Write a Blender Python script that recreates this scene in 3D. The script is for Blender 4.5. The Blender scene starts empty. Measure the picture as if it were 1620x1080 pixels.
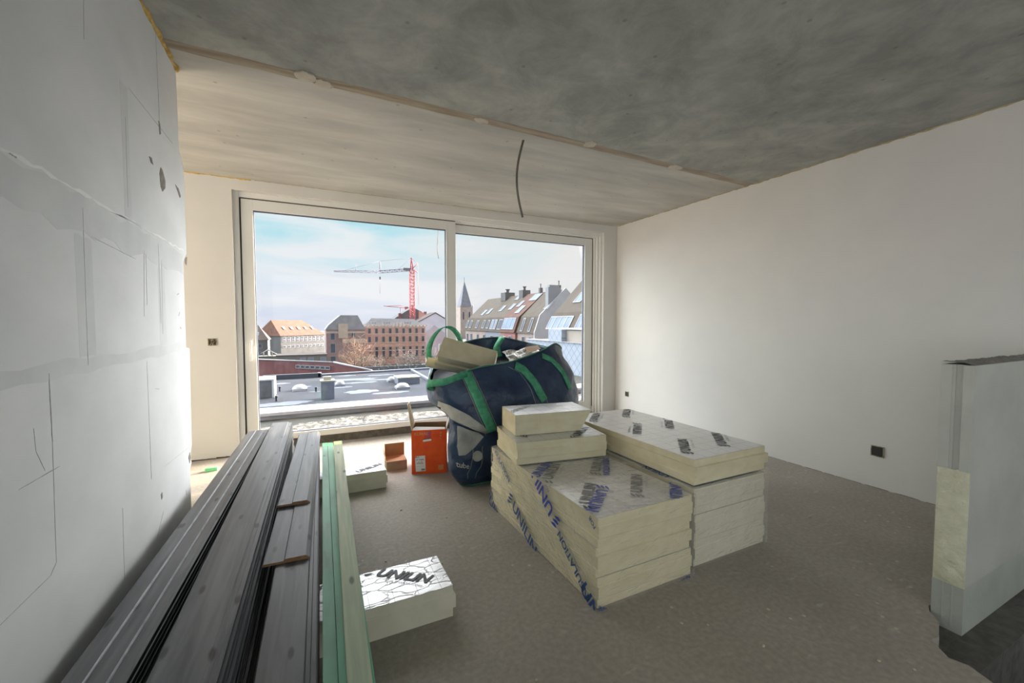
import bpy, bmesh, math, random
from mathutils import Vector, Matrix, noise
from mathutils.bvhtree import BVHTree

# ------------------------------------------------------------------ scene, camera, light
scene = bpy.context.scene
COL = scene.collection
random.seed(7)
YAW, PITCH, CAMH = 0.4516, 0.0452, 1.304

def make_camera():
    cd = bpy.data.cameras.new('camera')
    cd.sensor_fit = 'HORIZONTAL'; cd.sensor_width = 36.0
    cd.lens = 660.7 / 1620 * 36
    cd.clip_start = 0.02; cd.clip_end = 2000
    cam = bpy.data.objects.new('camera', cd)
    f = Vector((math.sin(YAW) * math.cos(PITCH), math.cos(YAW) * math.cos(PITCH), -math.sin(PITCH)))
    r = Vector((math.cos(YAW), -math.sin(YAW), 0)); u = r.cross(f)
    m = Matrix((r, u, -f)).transposed().to_4x4()
    m.translation = (0, 0, CAMH)
    cam.matrix_world = m
    COL.objects.link(cam); scene.camera = cam
make_camera()
scene.view_settings.view_transform = 'Standard'
scene.view_settings.look = 'None'
scene.view_settings.gamma = 1.0
scene.view_settings.use_curve_mapping = False
scene.view_settings.exposure = 1.03

SUN_AZ, SUN_EL = math.radians(68), math.radians(15)
SUN_DIR = Vector((math.sin(SUN_AZ) * math.cos(SUN_EL), math.cos(SUN_AZ) * math.cos(SUN_EL), math.sin(SUN_EL)))

def make_world():
    w = bpy.data.worlds.new('world'); scene.world = w; w.use_nodes = True
    nt = w.node_tree; N = nt.nodes; L = nt.links; N.clear()
    out = N.new('ShaderNodeOutputWorld'); bg = N.new('ShaderNodeBackground')
    L.new(bg.outputs[0], out.inputs[0])
    tc = N.new('ShaderNodeTexCoord')
    sep = N.new('ShaderNodeSeparateXYZ'); L.new(tc.outputs['Generated'], sep.inputs[0])
    ramp = N.new('ShaderNodeValToRGB'); L.new(sep.outputs[2], ramp.inputs[0])
    e = ramp.color_ramp.elements
    e[0].position = 0.0; e[0].color = (0.70, 0.75, 0.90, 1)
    e[1].position = 0.40; e[1].color = (0.88, 0.87, 0.88, 1)
    x = e.new(0.07); x.color = (0.78, 0.84, 0.95, 1)
    x = e.new(0.13); x.color = (0.62, 0.84, 0.93, 1)
    x = e.new(0.19); x.color = (0.45, 0.80, 0.90, 1)
    x = e.new(0.29); x.color = (0.44, 0.76, 0.86, 1)
    # streaky high cloud
    mp = N.new('ShaderNodeMapping'); mp.inputs['Scale'].default_value = (1.2, 1.6, 7.5)
    mp.inputs['Rotation'].default_value = (0.10, -0.22, 0)
    L.new(tc.outputs['Generated'], mp.inputs[0])
    nz = N.new('ShaderNodeTexNoise'); nz.inputs['Scale'].default_value = 2.2; nz.inputs['Detail'].default_value = 6
    nz.inputs['Distortion'].default_value = 0.6
    L.new(mp.outputs[0], nz.inputs['Vector'])
    cr = N.new('ShaderNodeValToRGB'); L.new(nz.outputs[0], cr.inputs[0])
    cr.color_ramp.elements[0].position = 0.40; cr.color_ramp.elements[0].color = (0, 0, 0, 1)
    cr.color_ramp.elements[1].position = 0.60; cr.color_ramp.elements[1].color = (0.85, 0.85, 0.85, 1)
    mx = N.new('ShaderNodeMixRGB'); L.new(cr.outputs[0], mx.inputs[0]); L.new(ramp.outputs[0], mx.inputs[1])
    mx.inputs[2].default_value = (0.93, 0.93, 0.95, 1)
    # bright haze round the sun
    dot = N.new('ShaderNodeVectorMath'); dot.operation = 'DOT_PRODUCT'
    L.new(tc.outputs['Generated'], dot.inputs[0]); dot.inputs[1].default_value = SUN_DIR
    g = N.new('ShaderNodeMapRange'); g.inputs[1].default_value = 0.84; g.inputs[2].default_value = 1.0
    g.inputs[3].default_value = 0; g.inputs[4].default_value = 1
    L.new(dot.outputs['Value'], g.inputs[0])
    wh = N.new('ShaderNodeMixRGB'); L.new(g.outputs[0], wh.inputs[0]); L.new(mx.outputs[0], wh.inputs[1])
    wh.inputs[2].default_value = (1.0, 0.90, 0.80, 1)
    g1 = N.new('ShaderNodeMapRange'); g1.inputs[1].default_value = 0.55; g1.inputs[2].default_value = 0.86
    L.new(dot.outputs['Value'], g1.inputs[0])
    wv = N.new('ShaderNodeMixRGB'); L.new(g1.outputs[0], wv.inputs[0]); L.new(wh.outputs[0], wv.inputs[1])
    wv.inputs[2].default_value = (0.87, 0.86, 0.85, 1)
    pw = N.new('ShaderNodeMath'); pw.operation = 'POWER'; L.new(g.outputs[0], pw.inputs[0]); pw.inputs[1].default_value = 1.5
    ml = N.new('ShaderNodeMath'); ml.operation = 'MULTIPLY_ADD'; L.new(pw.outputs[0], ml.inputs[0])
    ml.inputs[1].default_value = 44.0; ml.inputs[2].default_value = 0.485
    # the sky overhead is brighter than the hazy part near the horizon
    zr = N.new('ShaderNodeMapRange'); zr.inputs[1].default_value = 0.27; zr.inputs[2].default_value = 0.62
    zr.inputs[3].default_value = 0.0; zr.inputs[4].default_value = 3.6
    L.new(sep.outputs[2], zr.inputs[0])
    # and brightest on the sunny side of the window wall
    yr = N.new('ShaderNodeMapRange'); yr.inputs[1].default_value = -0.15; yr.inputs[2].default_value = 0.45
    yr.inputs[3].default_value = 0.03; yr.inputs[4].default_value = 1.0; L.new(sep.outputs[1], yr.inputs[0])
    zy = N.new('ShaderNodeMath'); zy.operation = 'MULTIPLY'; L.new(zr.outputs[0], zy.inputs[0]); L.new(yr.outputs[0], zy.inputs[1])
    m0 = N.new('ShaderNodeMath'); m0.operation = 'ADD'; L.new(ml.outputs[0], m0.inputs[0]); L.new(zy.outputs[0], m0.inputs[1])
    # added glow low in the left sky, out of view, lighting the room
    d2 = N.new('ShaderNodeVectorMath'); d2.operation = 'DOT_PRODUCT'; L.new(tc.outputs['Generated'], d2.inputs[0])
    a2, e2 = math.radians(-58), math.radians(16); d2.inputs[1].default_value = (math.sin(a2) * math.cos(e2), math.cos(a2) * math.cos(e2), math.sin(e2))
    l2 = N.new('ShaderNodeMapRange'); l2.inputs[1].default_value = 0.72; l2.inputs[2].default_value = 1.0; l2.inputs[3].default_value = 0.0; l2.inputs[4].default_value = 3.0
    L.new(d2.outputs['Value'], l2.inputs[0])
    mm = N.new('ShaderNodeMath'); mm.operation = 'ADD'; L.new(m0.outputs[0], mm.inputs[0]); L.new(l2.outputs[0], mm.inputs[1])
    L.new(wv.outputs[0], bg.inputs[0]); L.new(mm.outputs[0], bg.inputs[1])
make_world()

def make_sun():
    ld = bpy.data.lights.new('sun', 'SUN'); ld.energy = 6.5; ld.angle = math.radians(1.2); ld.color = (1.0, 0.74, 0.45)
    o = bpy.data.objects.new('sun', ld); COL.objects.link(o)
    o.rotation_euler = SUN_DIR.to_track_quat('Z', 'Y').to_euler()
make_sun()

def area_light(name, loc, direction, sx, sy, power, color):
    ld = bpy.data.lights.new(name, 'AREA'); ld.shape = 'RECTANGLE'; ld.size = sx; ld.size_y = sy
    ld.energy = power; ld.color = color
    o = bpy.data.objects.new(name, ld); COL.objects.link(o); o.location = loc
    o.rotation_euler = Vector(direction).to_track_quat('-Z', 'Z').to_euler()
# unseen fill lamps added behind the camera and in the side room
area_light('rear_fill', (0.5, -2.62, 1.33), (0, 1, 0), 6.9, 2.4, 9, (1.0, 0.985, 0.96))
area_light('side_fill', (-3.06, -0.95, 1.35), (1, 0, 0), 3.0, 2.1, 28, (1.0, 0.985, 0.965))

area_light('warm_side_fill', (-2.98, 3.75, 1.45), (1, 0.05, 0), 1.3, 2.0, 40, (1.0, 0.87, 0.68))  # warm fill lamp added for the window wall and ceiling, no opening behind it

# ------------------------------------------------------------------ helpers
def lin(c):
    if isinstance(c, str):
        c = [int(c[i:i + 2], 16) / 255 for i in (0, 2, 4)]
    return tuple(((v / 12.92) if v <= 0.04045 else ((v + 0.055) / 1.055) ** 2.4) for v in c) + (1,)

MATS = {}
def mat(name, c1, c2=None, scale=5, rough=0.8, metal=0.0, bump=0.0, bscale=40, stretch=(1, 1, 1), detail=5,
        spec=0.5, lo=0.35, hi=0.65, bdist=0.01, coat=0.0):
    if name in MATS: return MATS[name]
    m = bpy.data.materials.new(name); m.use_nodes = True; MATS[name] = m
    nt = m.node_tree; N = nt.nodes; L = nt.links
    b = N['Principled BSDF']
    b.inputs['Roughness'].default_value = rough; b.inputs['Metallic'].default_value = metal
    b.inputs['Specular IOR Level'].default_value = spec
    if coat: b.inputs['Coat Weight'].default_value = coat
    tc = N.new('ShaderNodeTexCoord'); mp = N.new('ShaderNodeMapping'); mp.inputs['Scale'].default_value = stretch
    L.new(tc.outputs['Object'], mp.inputs[0])
    if c2 is not None:
        nz = N.new('ShaderNodeTexNoise'); nz.inputs['Scale'].default_value = scale; nz.inputs['Detail'].default_value = detail
        L.new(mp.outputs[0], nz.inputs['Vector'])
        r = N.new('ShaderNodeValToRGB'); L.new(nz.outputs[0], r.inputs[0])
        r.color_ramp.elements[0].position = lo; r.color_ramp.elements[0].color = lin(c1)
        r.color_ramp.elements[1].position = hi; r.color_ramp.elements[1].color = lin(c2)
        L.new(r.outputs[0], b.inputs['Base Color'])
    else:
        b.inputs['Base Color'].default_value = lin(c1)
    if bump:
        n2 = N.new('ShaderNodeTexNoise'); n2.inputs['Scale'].default_value = bscale; n2.inputs['Detail'].default_value = 4
        L.new(mp.outputs[0], n2.inputs['Vector'])
        bp = N.new('ShaderNodeBump'); bp.inputs['Strength'].default_value = bump; bp.inputs['Distance'].default_value = bdist
        L.new(n2.outputs[0], bp.inputs['Height']); L.new(bp.outputs[0], b.inputs['Normal'])
    return m

class MB:
    """collects polygons; build() links them as one mesh object"""
    def __init__(s): s.v = []; s.f = []; s.m = []; s.smooth = []
    def add(s, vs, fs, mi=0, M=None, sm=False):
        o = len(s.v)
        s.v += [tuple(M @ Vector(p)) if M is not None else tuple(p) for p in vs]
        for f in fs: s.f.append([i + o for i in f]); s.m.append(mi); s.smooth.append(sm)
        return s
    def box(s, x0, x1, y0, y1, z0, z1, mi=0, M=None):
        vs = [(x, y, z) for z in (z0, z1) for x, y in ((x0, y0), (x1, y0), (x1, y1), (x0, y1))]
        return s.add(vs, [(3, 2, 1, 0), (4, 5, 6, 7), (0, 1, 5, 4), (1, 2, 6, 5), (2, 3, 7, 6), (3, 0, 4, 7)], mi, M)
    def prism(s, poly, a, b, axis='z', mi=0, M=None, mi_cap=None):
        """extrude a 2D polygon from a to b along an axis; poly coords are the other two axes in order"""
        def P(p, t):
            return {'z': (p[0], p[1], t), 'x': (t, p[0], p[1]), 'y': (p[0], t, p[1])}[axis]
        n = len(poly); vs = [P(p, a) for p in poly] + [P(p, b) for p in poly]
        s.add(vs, [(i, (i + 1) % n, (i + 1) % n + n, i + n) for i in range(n)], mi, M)
        s.add(vs, [tuple(range(n - 1, -1, -1)), tuple(range(n, 2 * n))], mi if mi_cap is None else mi_cap, M)
        return s
    def tube(s, pts, r, n=8, mi=0, M=None):
        pts = [Vector(p) for p in pts]; rings = []; k = len(pts)
        t0 = (pts[1] - pts[0]).normalized()
        ref = Vector((0, 0, 1)) if abs(t0.z) < 0.9 else Vector((1, 0, 0))
        vs = []
        for i, p in enumerate(pts):
            t = (pts[min(i + 1, k - 1)] - pts[max(i - 1, 0)]).normalized()
            a = t.cross(ref)
            if a.length < 1e-4: a = t.cross(Vector((0, 1, 0)))
            a.normalize(); b = t.cross(a)
            rr = r[i] if isinstance(r, (list, tuple)) else r
            vs += [p + (a * math.cos(2 * math.pi * j / n) + b * math.sin(2 * math.pi * j / n)) * rr for j in range(n)]
        fs = [(i * n + j, i * n + (j + 1) % n, (i + 1) * n + (j + 1) % n, (i + 1) * n + j) for i in range(k - 1) for j in range(n)]
        fs += [tuple(range(n - 1, -1, -1)), tuple(range((k - 1) * n, k * n))]
        return s.add(vs, fs, mi, M, True)
    def lathe(s, prof, c=(0, 0, 0), n=24, mi=0, M=None):
        vs = []; k = len(prof)
        for r, z in prof: vs += [(c[0] + r * math.cos(2 * math.pi * j / n), c[1] + r * math.sin(2 * math.pi * j / n), c[2] + z) for j in range(n)]
        fs = [(i * n + j, i * n + (j + 1) % n, (i + 1) * n + (j + 1) % n, (i + 1) * n + j) for i in range(k - 1) for j in range(n)]
        return s.add(vs, fs, mi, M, True)
    def build(s, name, mats, parent=None, bevel=0, loc=None, recalc=True):
        me = bpy.data.meshes.new(name); me.from_pydata(s.v, [], s.f)
        if not isinstance(mats, (list, tuple)): mats = [mats]
        for m in mats: me.materials.append(m)
        for p, mi, sm in zip(me.polygons, s.m, s.smooth): p.material_index = mi; p.use_smooth = sm
        if recalc:
            bm = bmesh.new(); bm.from_mesh(me); bmesh.ops.recalc_face_normals(bm, faces=bm.faces); bm.to_mesh(me); bm.free()
        me.update()
        o = bpy.data.objects.new(name, me); COL.objects.link(o)
        if loc: o.location = loc
        if parent is not None: o.parent = parent
        if bevel:
            bv = o.modifiers.new('bevel', 'BEVEL'); bv.width = bevel; bv.segments = 2; bv.limit_method = 'ANGLE'; bv.angle_limit = 0.6
        return o

def tag(o, label=None, cat=None, group=None, kind=None):
    if label: o['label'] = label
    if cat: o['category'] = cat
    if group: o['group'] = group
    if kind: o['kind'] = kind
    return o
def empty(name, loc=(0, 0, 0), rz=0, **k):
    o = bpy.data.objects.new(name, None); COL.objects.link(o); o.location = loc; o.rotation_euler = (0, 0, rz)
    o.empty_display_size = 0.1
    return tag(o, **k)
def struct(o, label=None):
    o['kind'] = 'structure'
    if label: o['label'] = label
    return o

_tc = {}
def text_geo(body, size=1.0, weight=0.0, shear=0.0, spacing=1.0):
    key = (body, size, weight, shear, spacing)
    if key not in _tc:
        cu = bpy.data.curves.new('lettering', 'FONT'); cu.body = body; cu.size = size; cu.offset = weight; cu.shear = shear
        cu.space_character = spacing; cu.resolution_u = 3; cu.align_x = 'CENTER'; cu.align_y = 'CENTER'
        o = bpy.data.objects.new('lettering', cu); me = o.to_mesh()
        _tc[key] = ([tuple(v.co) for v in me.vertices], [tuple(p.vertices) for p in me.polygons])
        o.to_mesh_clear(); bpy.data.objects.remove(o); bpy.data.curves.remove(cu)
    return _tc[key]

def logo_geo(h):
    """three swept leaves standing before the word, about h high"""
    vs = []; fs = []
    for k in range(3):
        y0 = (-0.42 + k * 0.33) * h
        pts = []
        for i in range(7):
            t = i / 6; pts.append((-0.32 * h + 0.62 * h * t, y0 + 0.16 * h * math.sin(t * 2.2) + 0.10 * h * t, 0))
        low = [(x, y - 0.25 * h * math.sin(math.pi * min(1, i / 6 + 0.12)), 0) for i, (x, y, z) in enumerate(pts)]
        b = len(vs); vs += pts + low
        fs += [(b + i, b + 7 + i, b + 8 + i, b + i + 1) for i in range(6)]
    return vs, fs

def frame(origin, xdir, ydir):
    x = Vector(xdir).normalized(); y = Vector(ydir); y = (y - x * y.dot(x)).normalized(); z = x.cross(y)
    m = Matrix((x, y, z)).transposed().to_4x4(); m.translation = origin
    return m

def clip_poly(poly, inside, cut):
    out = []
    for i in range(len(poly)):
        a, b = poly[i], poly[(i + 1) % len(poly)]; ia, ib = inside(a), inside(b)
        if ia: out.append(a)
        if ia != ib: out.append(cut(a, b))
    return out
def clip_rect(poly, x0, x1, y0, y1):
    for ax, lim, sg in ((0, x0, 1), (0, x1, -1), (1, y0, 1), (1, y1, -1)):
        if not poly: return []
        def ins(p): return (p[ax] - lim) * sg >= 0
        def cut(a, b):
            t = (lim - a[ax]) / (b[ax] - a[ax]); return tuple(a[i] + (b[i] - a[i]) * t for i in range(3))
        poly = clip_poly(poly, ins, cut)
    return poly
def print_on(mb, geo, M, rect=None, mi=1):
    """lay flat lettering on a sheet; rect clips it to the sheet's own outline (local xy)"""
    vs, fs = geo
    vs = [tuple(M @ Vector(p)) for p in vs]
    for f in fs:
        poly = [vs[i] for i in f]
        if rect: poly = clip_rect(poly, *rect)
        if len(poly) >= 3: mb.add(poly, [tuple(range(len(poly)))], mi)

def word(mb, body, x, y, ang, size, z, rect, mi=1, logo=True, sub=None, submi=None, weight=0.012, shear=0.0):
    M = Matrix.Translation((x, y, z)) @ Matrix.Rotation(ang, 4, 'Z')
    print_on(mb, text_geo(body, size, weight * size * 2, shear), M, rect, mi)
    if logo:
        x0 = min(p[0] for p in text_geo(body, size, weight * size * 2, shear)[0])
        print_on(mb, logo_geo(size * 0.85), M @ Matrix.Translation((x0 - size * 0.42, 0, 0)), rect, mi)
    if sub: print_on(mb, text_geo(sub, size * 0.26, 0), M @ Matrix.Translation((size * 0.35, -size * 0.62, 0)), rect, mi if submi is None else submi)

# ------------------------------------------------------------------ materials
m_wall = mat('wall_plaster', 'd2cfc9', 'd5d2cb', 3, rough=0.75, bump=0.15, bscale=220, bdist=0.002)
m_lwall = mat('gypsum_block_wall', 'd6d9da', 'e2e4e5', 2.2, rough=0.6, bump=0.2, bscale=30, bdist=0.002, stretch=(1, 1, 1.6))
m_joint = mat('joint_filler', 'cccfd0', 'd6d9d9', 6, rough=0.55, bump=0.15, bscale=60, bdist=0.002)
m_glaze = mat('smooth_filler_ridge', 'e8eaea', 'efefef', 8, rough=0.5)
m_mark = mat('pencil_mark', '9a9d9f', 'b0b3b4', 60, rough=0.9)
m_chip = mat('chipped_plaster', '7e7a75', '9a958e', 60, rough=0.95, bump=0.5, bscale=80)
m_white = mat('white_frame', 'dddcd6', rough=0.35)
m_gasket = mat('grey_gasket', '505562', rough=0.6)
m_gap = mat('dark_groove', '3b3a36', rough=0.9)
m_pur = mat('insulation_foam', 'd6cba8', 'e0d7b7', 9, rough=0.85, bump=0.25, bscale=300, bdist=0.001, stretch=(1, 1, 2))
m_purw = mat('insulation_foam_pale', 'd5cfb9', 'ded8c4', 9, rough=0.85, bump=0.2, bscale=300, bdist=0.001)
m_ink = mat('grey_print', '4e5157', rough=0.5)
m_inkf = mat('faint_print', '8e9298', rough=0.5)
m_blue = mat('blue_print', '2c3fa0', rough=0.4)
m_navy = mat('navy_print', '244f86', rough=0.4)
m_black = mat('black_print', '23252c', rough=0.5)

def floor_material():
    m = bpy.data.materials.new('screed_floor'); m.use_nodes = True; nt = m.node_tree; N = nt.nodes; L = nt.links
    b = N['Principled BSDF']; b.inputs['Roughness'].default_value = 0.62; b.inputs['Specular IOR Level'].default_value = 0.35
    tc = N.new('ShaderNodeTexCoord')
    def nz(sc, det, lo, hi, c1, c2, st=(1, 1, 1)):
        mp = N.new('ShaderNodeMapping'); mp.inputs['Scale'].default_value = st; L.new(tc.outputs['Object'], mp.inputs[0])
        n = N.new('ShaderNodeTexNoise'); n.inputs['Scale'].default_value = sc; n.inputs['Detail'].default_value = det
        L.new(mp.outputs[0], n.inputs['Vector']); r = N.new('ShaderNodeValToRGB'); L.new(n.outputs[0], r.inputs[0])
        r.color_ramp.elements[0].position = lo; r.color_ramp.elements[0].color = c1
        r.color_ramp.elements[1].position = hi; r.color_ramp.elements[1].color = c2
        return r
    base = nz(1.3, 6, 0.3, 0.7, lin('9d968c'), lin('aca59b'))
    fine = nz(45, 4, 0.35, 0.7, (0.80, 0.80, 0.80, 1), (1.0, 1.0, 1.0, 1))
    mu = N.new('ShaderNodeMixRGB'); mu.blend_type = 'MULTIPLY'; mu.inputs[0].default_value = 1
    L.new(base.outputs[0], mu.inputs[1]); L.new(fine.outputs[0], mu.inputs[2])
    # plaster splashes and dust scuffs
    spl = nz(7, 5, 0.64, 0.72, (0, 0, 0, 1), (0.45, 0.45, 0.45, 1), (1, 2.6, 1))
    mx = N.new('ShaderNodeMixRGB'); L.new(spl.outputs[0], mx.inputs[0]); L.new(mu.outputs[0], mx.inputs[1]); mx.inputs[2].default_value = lin('bdb9b0')
    vo = N.new('ShaderNodeTexVoronoi'); vo.voronoi_dimensions = '2D'; vo.inputs['Scale'].default_value = 9; L.new(tc.outputs['Object'], vo.inputs['Vector'])
    vr = N.new('ShaderNodeValToRGB'); L.new(vo.outputs['Distance'], vr.inputs[0])
    vr.color_ramp.elements[0].position = 0.05; vr.color_ramp.elements[0].color = (0.8, 0.8, 0.8, 1)
    vr.color_ramp.elements[1].position = 0.075; vr.color_ramp.elements[1].color = (0, 0, 0, 1)
    gt = nz(2.5, 3, 0.56, 0.64, (0, 0, 0, 1), (1, 1, 1, 1))
    m2 = N.new('ShaderNodeMixRGB'); m2.blend_type = 'MULTIPLY'; m2.inputs[0].default_value = 1
    L.new(vr.outputs[0], m2.inputs[1]); L.new(gt.outputs[0], m2.inputs[2])
    mx2 = N.new('ShaderNodeMixRGB'); L.new(m2.outputs[0], mx2.inputs[0]); L.new(mx.outputs[0], mx2.inputs[1]); mx2.inputs[2].default_value = lin('cdc9bf')
    L.new(mx2.outputs[0], b.inputs['Base Color'])
    n3 = N.new('ShaderNodeTexNoise'); n3.inputs['Scale'].default_value = 90; L.new(tc.outputs['Object'], n3.inputs['Vector'])
    bp = N.new('ShaderNodeBump'); bp.inputs['Strength'].default_value = 0.2; bp.inputs['Distance'].default_value = 0.003
    L.new(n3.outputs[0], bp.inputs['Height']); L.new(bp.outputs[0], b.inputs['Normal'])
    return m
m_floor = floor_material()

def concrete_material(name, c1, c2, c3, sc, st):
    m = bpy.data.materials.new(name); m.use_nodes = True; nt = m.node_tree; N = nt.nodes; L = nt.links
    b = N['Principled BSDF']; b.inputs['Roughness'].default_value = 0.55; b.inputs['Specular IOR Level'].default_value = 0.4
    tc = N.new('ShaderNodeTexCoord'); mp = N.new('ShaderNodeMapping'); mp.inputs['Scale'].default_value = st
    L.new(tc.outputs['Object'], mp.inputs[0])
    n = N.new('ShaderNodeTexNoise'); n.inputs['Scale'].default_value = sc; n.inputs['Detail'].default_value = 8; n.inputs['Distortion'].default_value = 0.35
    n.inputs['Roughness'].default_value = 0.7
    L.new(mp.outputs[0], n.inputs['Vector']); r = N.new('ShaderNodeValToRGB'); L.new(n.outputs[0], r.inputs[0])
    e = r.color_ramp.elements; e[0].position = 0.36; e[0].color = lin(c1); e[1].position = 0.66; e[1].color = lin(c3)
    x = e.new(0.5); x.color = lin(c2)
    n2 = N.new('ShaderNodeTexNoise'); n2.inputs['Scale'].default_value = 1.0; n2.inputs['Detail'].default_value = 3; L.new(mp.outputs[0], n2.inputs['Vector'])
    r2 = N.new('ShaderNodeValToRGB'); L.new(n2.outputs[0], r2.inputs[0])
    r2.color_ramp.elements[0].position = 0.35; r2.color_ramp.elements[0].color = (0.86, 0.86, 0.86, 1)
    r2.color_ramp.elements[1].position = 0.65; r2.color_ramp.elements[1].color = (1.0, 1.0, 1.0, 1)
    mu = N.new('ShaderNodeMixRGB'); mu.blend_type = 'MULTIPLY'; mu.inputs[0].default_value = 1
    L.new(r.outputs[0], mu.inputs[1]); L.new(r2.outputs[0], mu.inputs[2])
    # sparse dark specks
    vo = N.new('ShaderNodeTexVoronoi'); vo.voronoi_dimensions = '2D'; vo.inputs['Scale'].default_value = 2.1; L.new(tc.outputs['Object'], vo.inputs['Vector'])
    vr = N.new('ShaderNodeValToRGB'); L.new(vo.outputs['Distance'], vr.inputs[0])
    vr.color_ramp.elements[0].position = 0.012; vr.color_ramp.elements[0].color = (0.7, 0.68, 0.65, 1)
    vr.color_ramp.elements[1].position = 0.03; vr.color_ramp.elements[1].color = (1, 1, 1, 1)
    m3 = N.new('ShaderNodeMixRGB'); m3.blend_type = 'MULTIPLY'; m3.inputs[0].default_value = 1
    L.new(mu.outputs[0], m3.inputs[1]); L.new(vr.outputs[0], m3.inputs[2])
    L.new(m3.outputs[0], b.inputs['Base Color'])
    bp = N.new('ShaderNodeBump'); bp.inputs['Strength'].default_value = 0.15; bp.inputs['Distance'].default_value = 0.01
    L.new(n.outputs[0], bp.inputs['Height']); L.new(bp.outputs[0], b.inputs['Normal'])
    return m
m_ceil_rear = concrete_material('ceiling_slab_mottled', '8f9089', 'a1a29a', 'b6b6ac', 3.2, (1, 1, 1))
m_ceil_front = concrete_material('ceiling_slab_smooth', 'aeaba4', 'b8b5ad', 'c4c1b8', 2.0, (0.6, 2.6, 1))
m_seam = mat('ceiling_seam_mortar', '968876', 'b3a692', 9, rough=0.9, bump=0.5, bscale=60, stretch=(0.3, 3, 1))
m_patch = mat('ceiling_filler', 'bab2a2', 'c8c1b2', 14, rough=0.9, bump=0.3, bscale=60)
m_foam = mat('expanding_foam', 'b08a3c', 'd3b469', 30, rough=0.8, bump=0.6, bscale=60)
m_foamdirty = mat('dirty_foam_line', '9a8a5c', 'b5a77c', 20, rough=0.9, bump=0.6, bscale=60)

def foil_material():
    m = bpy.data.materials.new('crumpled_foil_facing'); m.use_nodes = True; nt = m.node_tree; N = nt.nodes; L = nt.links
    b = N['Principled BSDF']; b.inputs['Metallic'].default_value = 0.75; b.inputs['Roughness'].default_value = 0.34
    tc = N.new('ShaderNodeTexCoord')
    # printed 100 mm setting-out grid
    br = N.new('ShaderNodeTexBrick'); br.offset = 0; br.inputs['Scale'].default_value = 1
    br.inputs['Brick Width'].default_value = 0.1; br.inputs['Row Height'].default_value = 0.1
    br.inputs['Mortar Size'].default_value = 0.0014; br.inputs['Mortar Smooth'].default_value = 0.2
    br.inputs['Color1'].default_value = (0.72, 0.73, 0.74, 1); br.inputs['Color2'].default_value = (0.72, 0.73, 0.74, 1)
    br.inputs['Mortar'].default_value = (0.36, 0.37, 0.38, 1)
    L.new(tc.outputs['Object'], br.inputs['Vector'])
    L.new(br.outputs['Color'], b.inputs['Base Color'])
    mp = N.new('ShaderNodeMapping'); mp.inputs['Scale'].default_value = (0.9, 2.0, 1); mp.inputs['Rotation'].default_value = (0, 0, 0.5)
    L.new(tc.outputs['Object'], mp.inputs[0])
    nz = N.new('ShaderNodeTexNoise'); nz.inputs['Scale'].default_value = 7; nz.inputs['Detail'].default_value = 3; L.new(mp.outputs[0], nz.inputs['Vector'])
    mix = N.new('ShaderNodeMixRGB'); mix.inputs[0].default_value = 0.12; L.new(mp.outputs[0], mix.inputs[1]); L.new(nz.outputs['Color'], mix.inputs[2])
    vo = N.new('ShaderNodeTexVoronoi'); vo.feature = 'DISTANCE_TO_EDGE'; vo.inputs['Scale'].default_value = 11; L.new(mix.outputs[0], vo.inputs['Vector'])
    rr = N.new('ShaderNodeValToRGB'); L.new(vo.outputs['Distance'], rr.inputs[0])
    rr.color_ramp.elements[0].position = 0; rr.color_ramp.elements[0].color = (1, 1, 1, 1)
    rr.color_ramp.elements[1].position = 0.05; rr.color_ramp.elements[1].color = (0, 0, 0, 1)
    ad = N.new('ShaderNodeMath'); ad.operation = 'MULTIPLY_ADD'; ad.inputs[1].default_value = 0.35
    L.new(rr.outputs[0], ad.inputs[0]); L.new(nz.outputs[0], ad.inputs[2])
    bp = N.new('ShaderNodeBump'); bp.inputs['Strength'].default_value = 0.5; bp.inputs['Distance'].default_value = 0.007
    L.new(ad.outputs[0], bp.inputs['Height']); L.new(bp.outputs[0], b.inputs['Normal'])
    return m
m_foil = foil_material()

def even_fresnel(N, L, ior):
    """Fresnel that treats both faces of a thin sheet alike"""
    fr = N.new('ShaderNodeFresnel'); ge = N.new('ShaderNodeNewGeometry'); mr = N.new('ShaderNodeMapRange')
    mr.inputs[3].default_value = ior; mr.inputs[4].default_value = 1 / ior
    L.new(ge.outputs['Backfacing'], mr.inputs[0]); L.new(mr.outputs[0], fr.inputs[0])
    return fr

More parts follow.
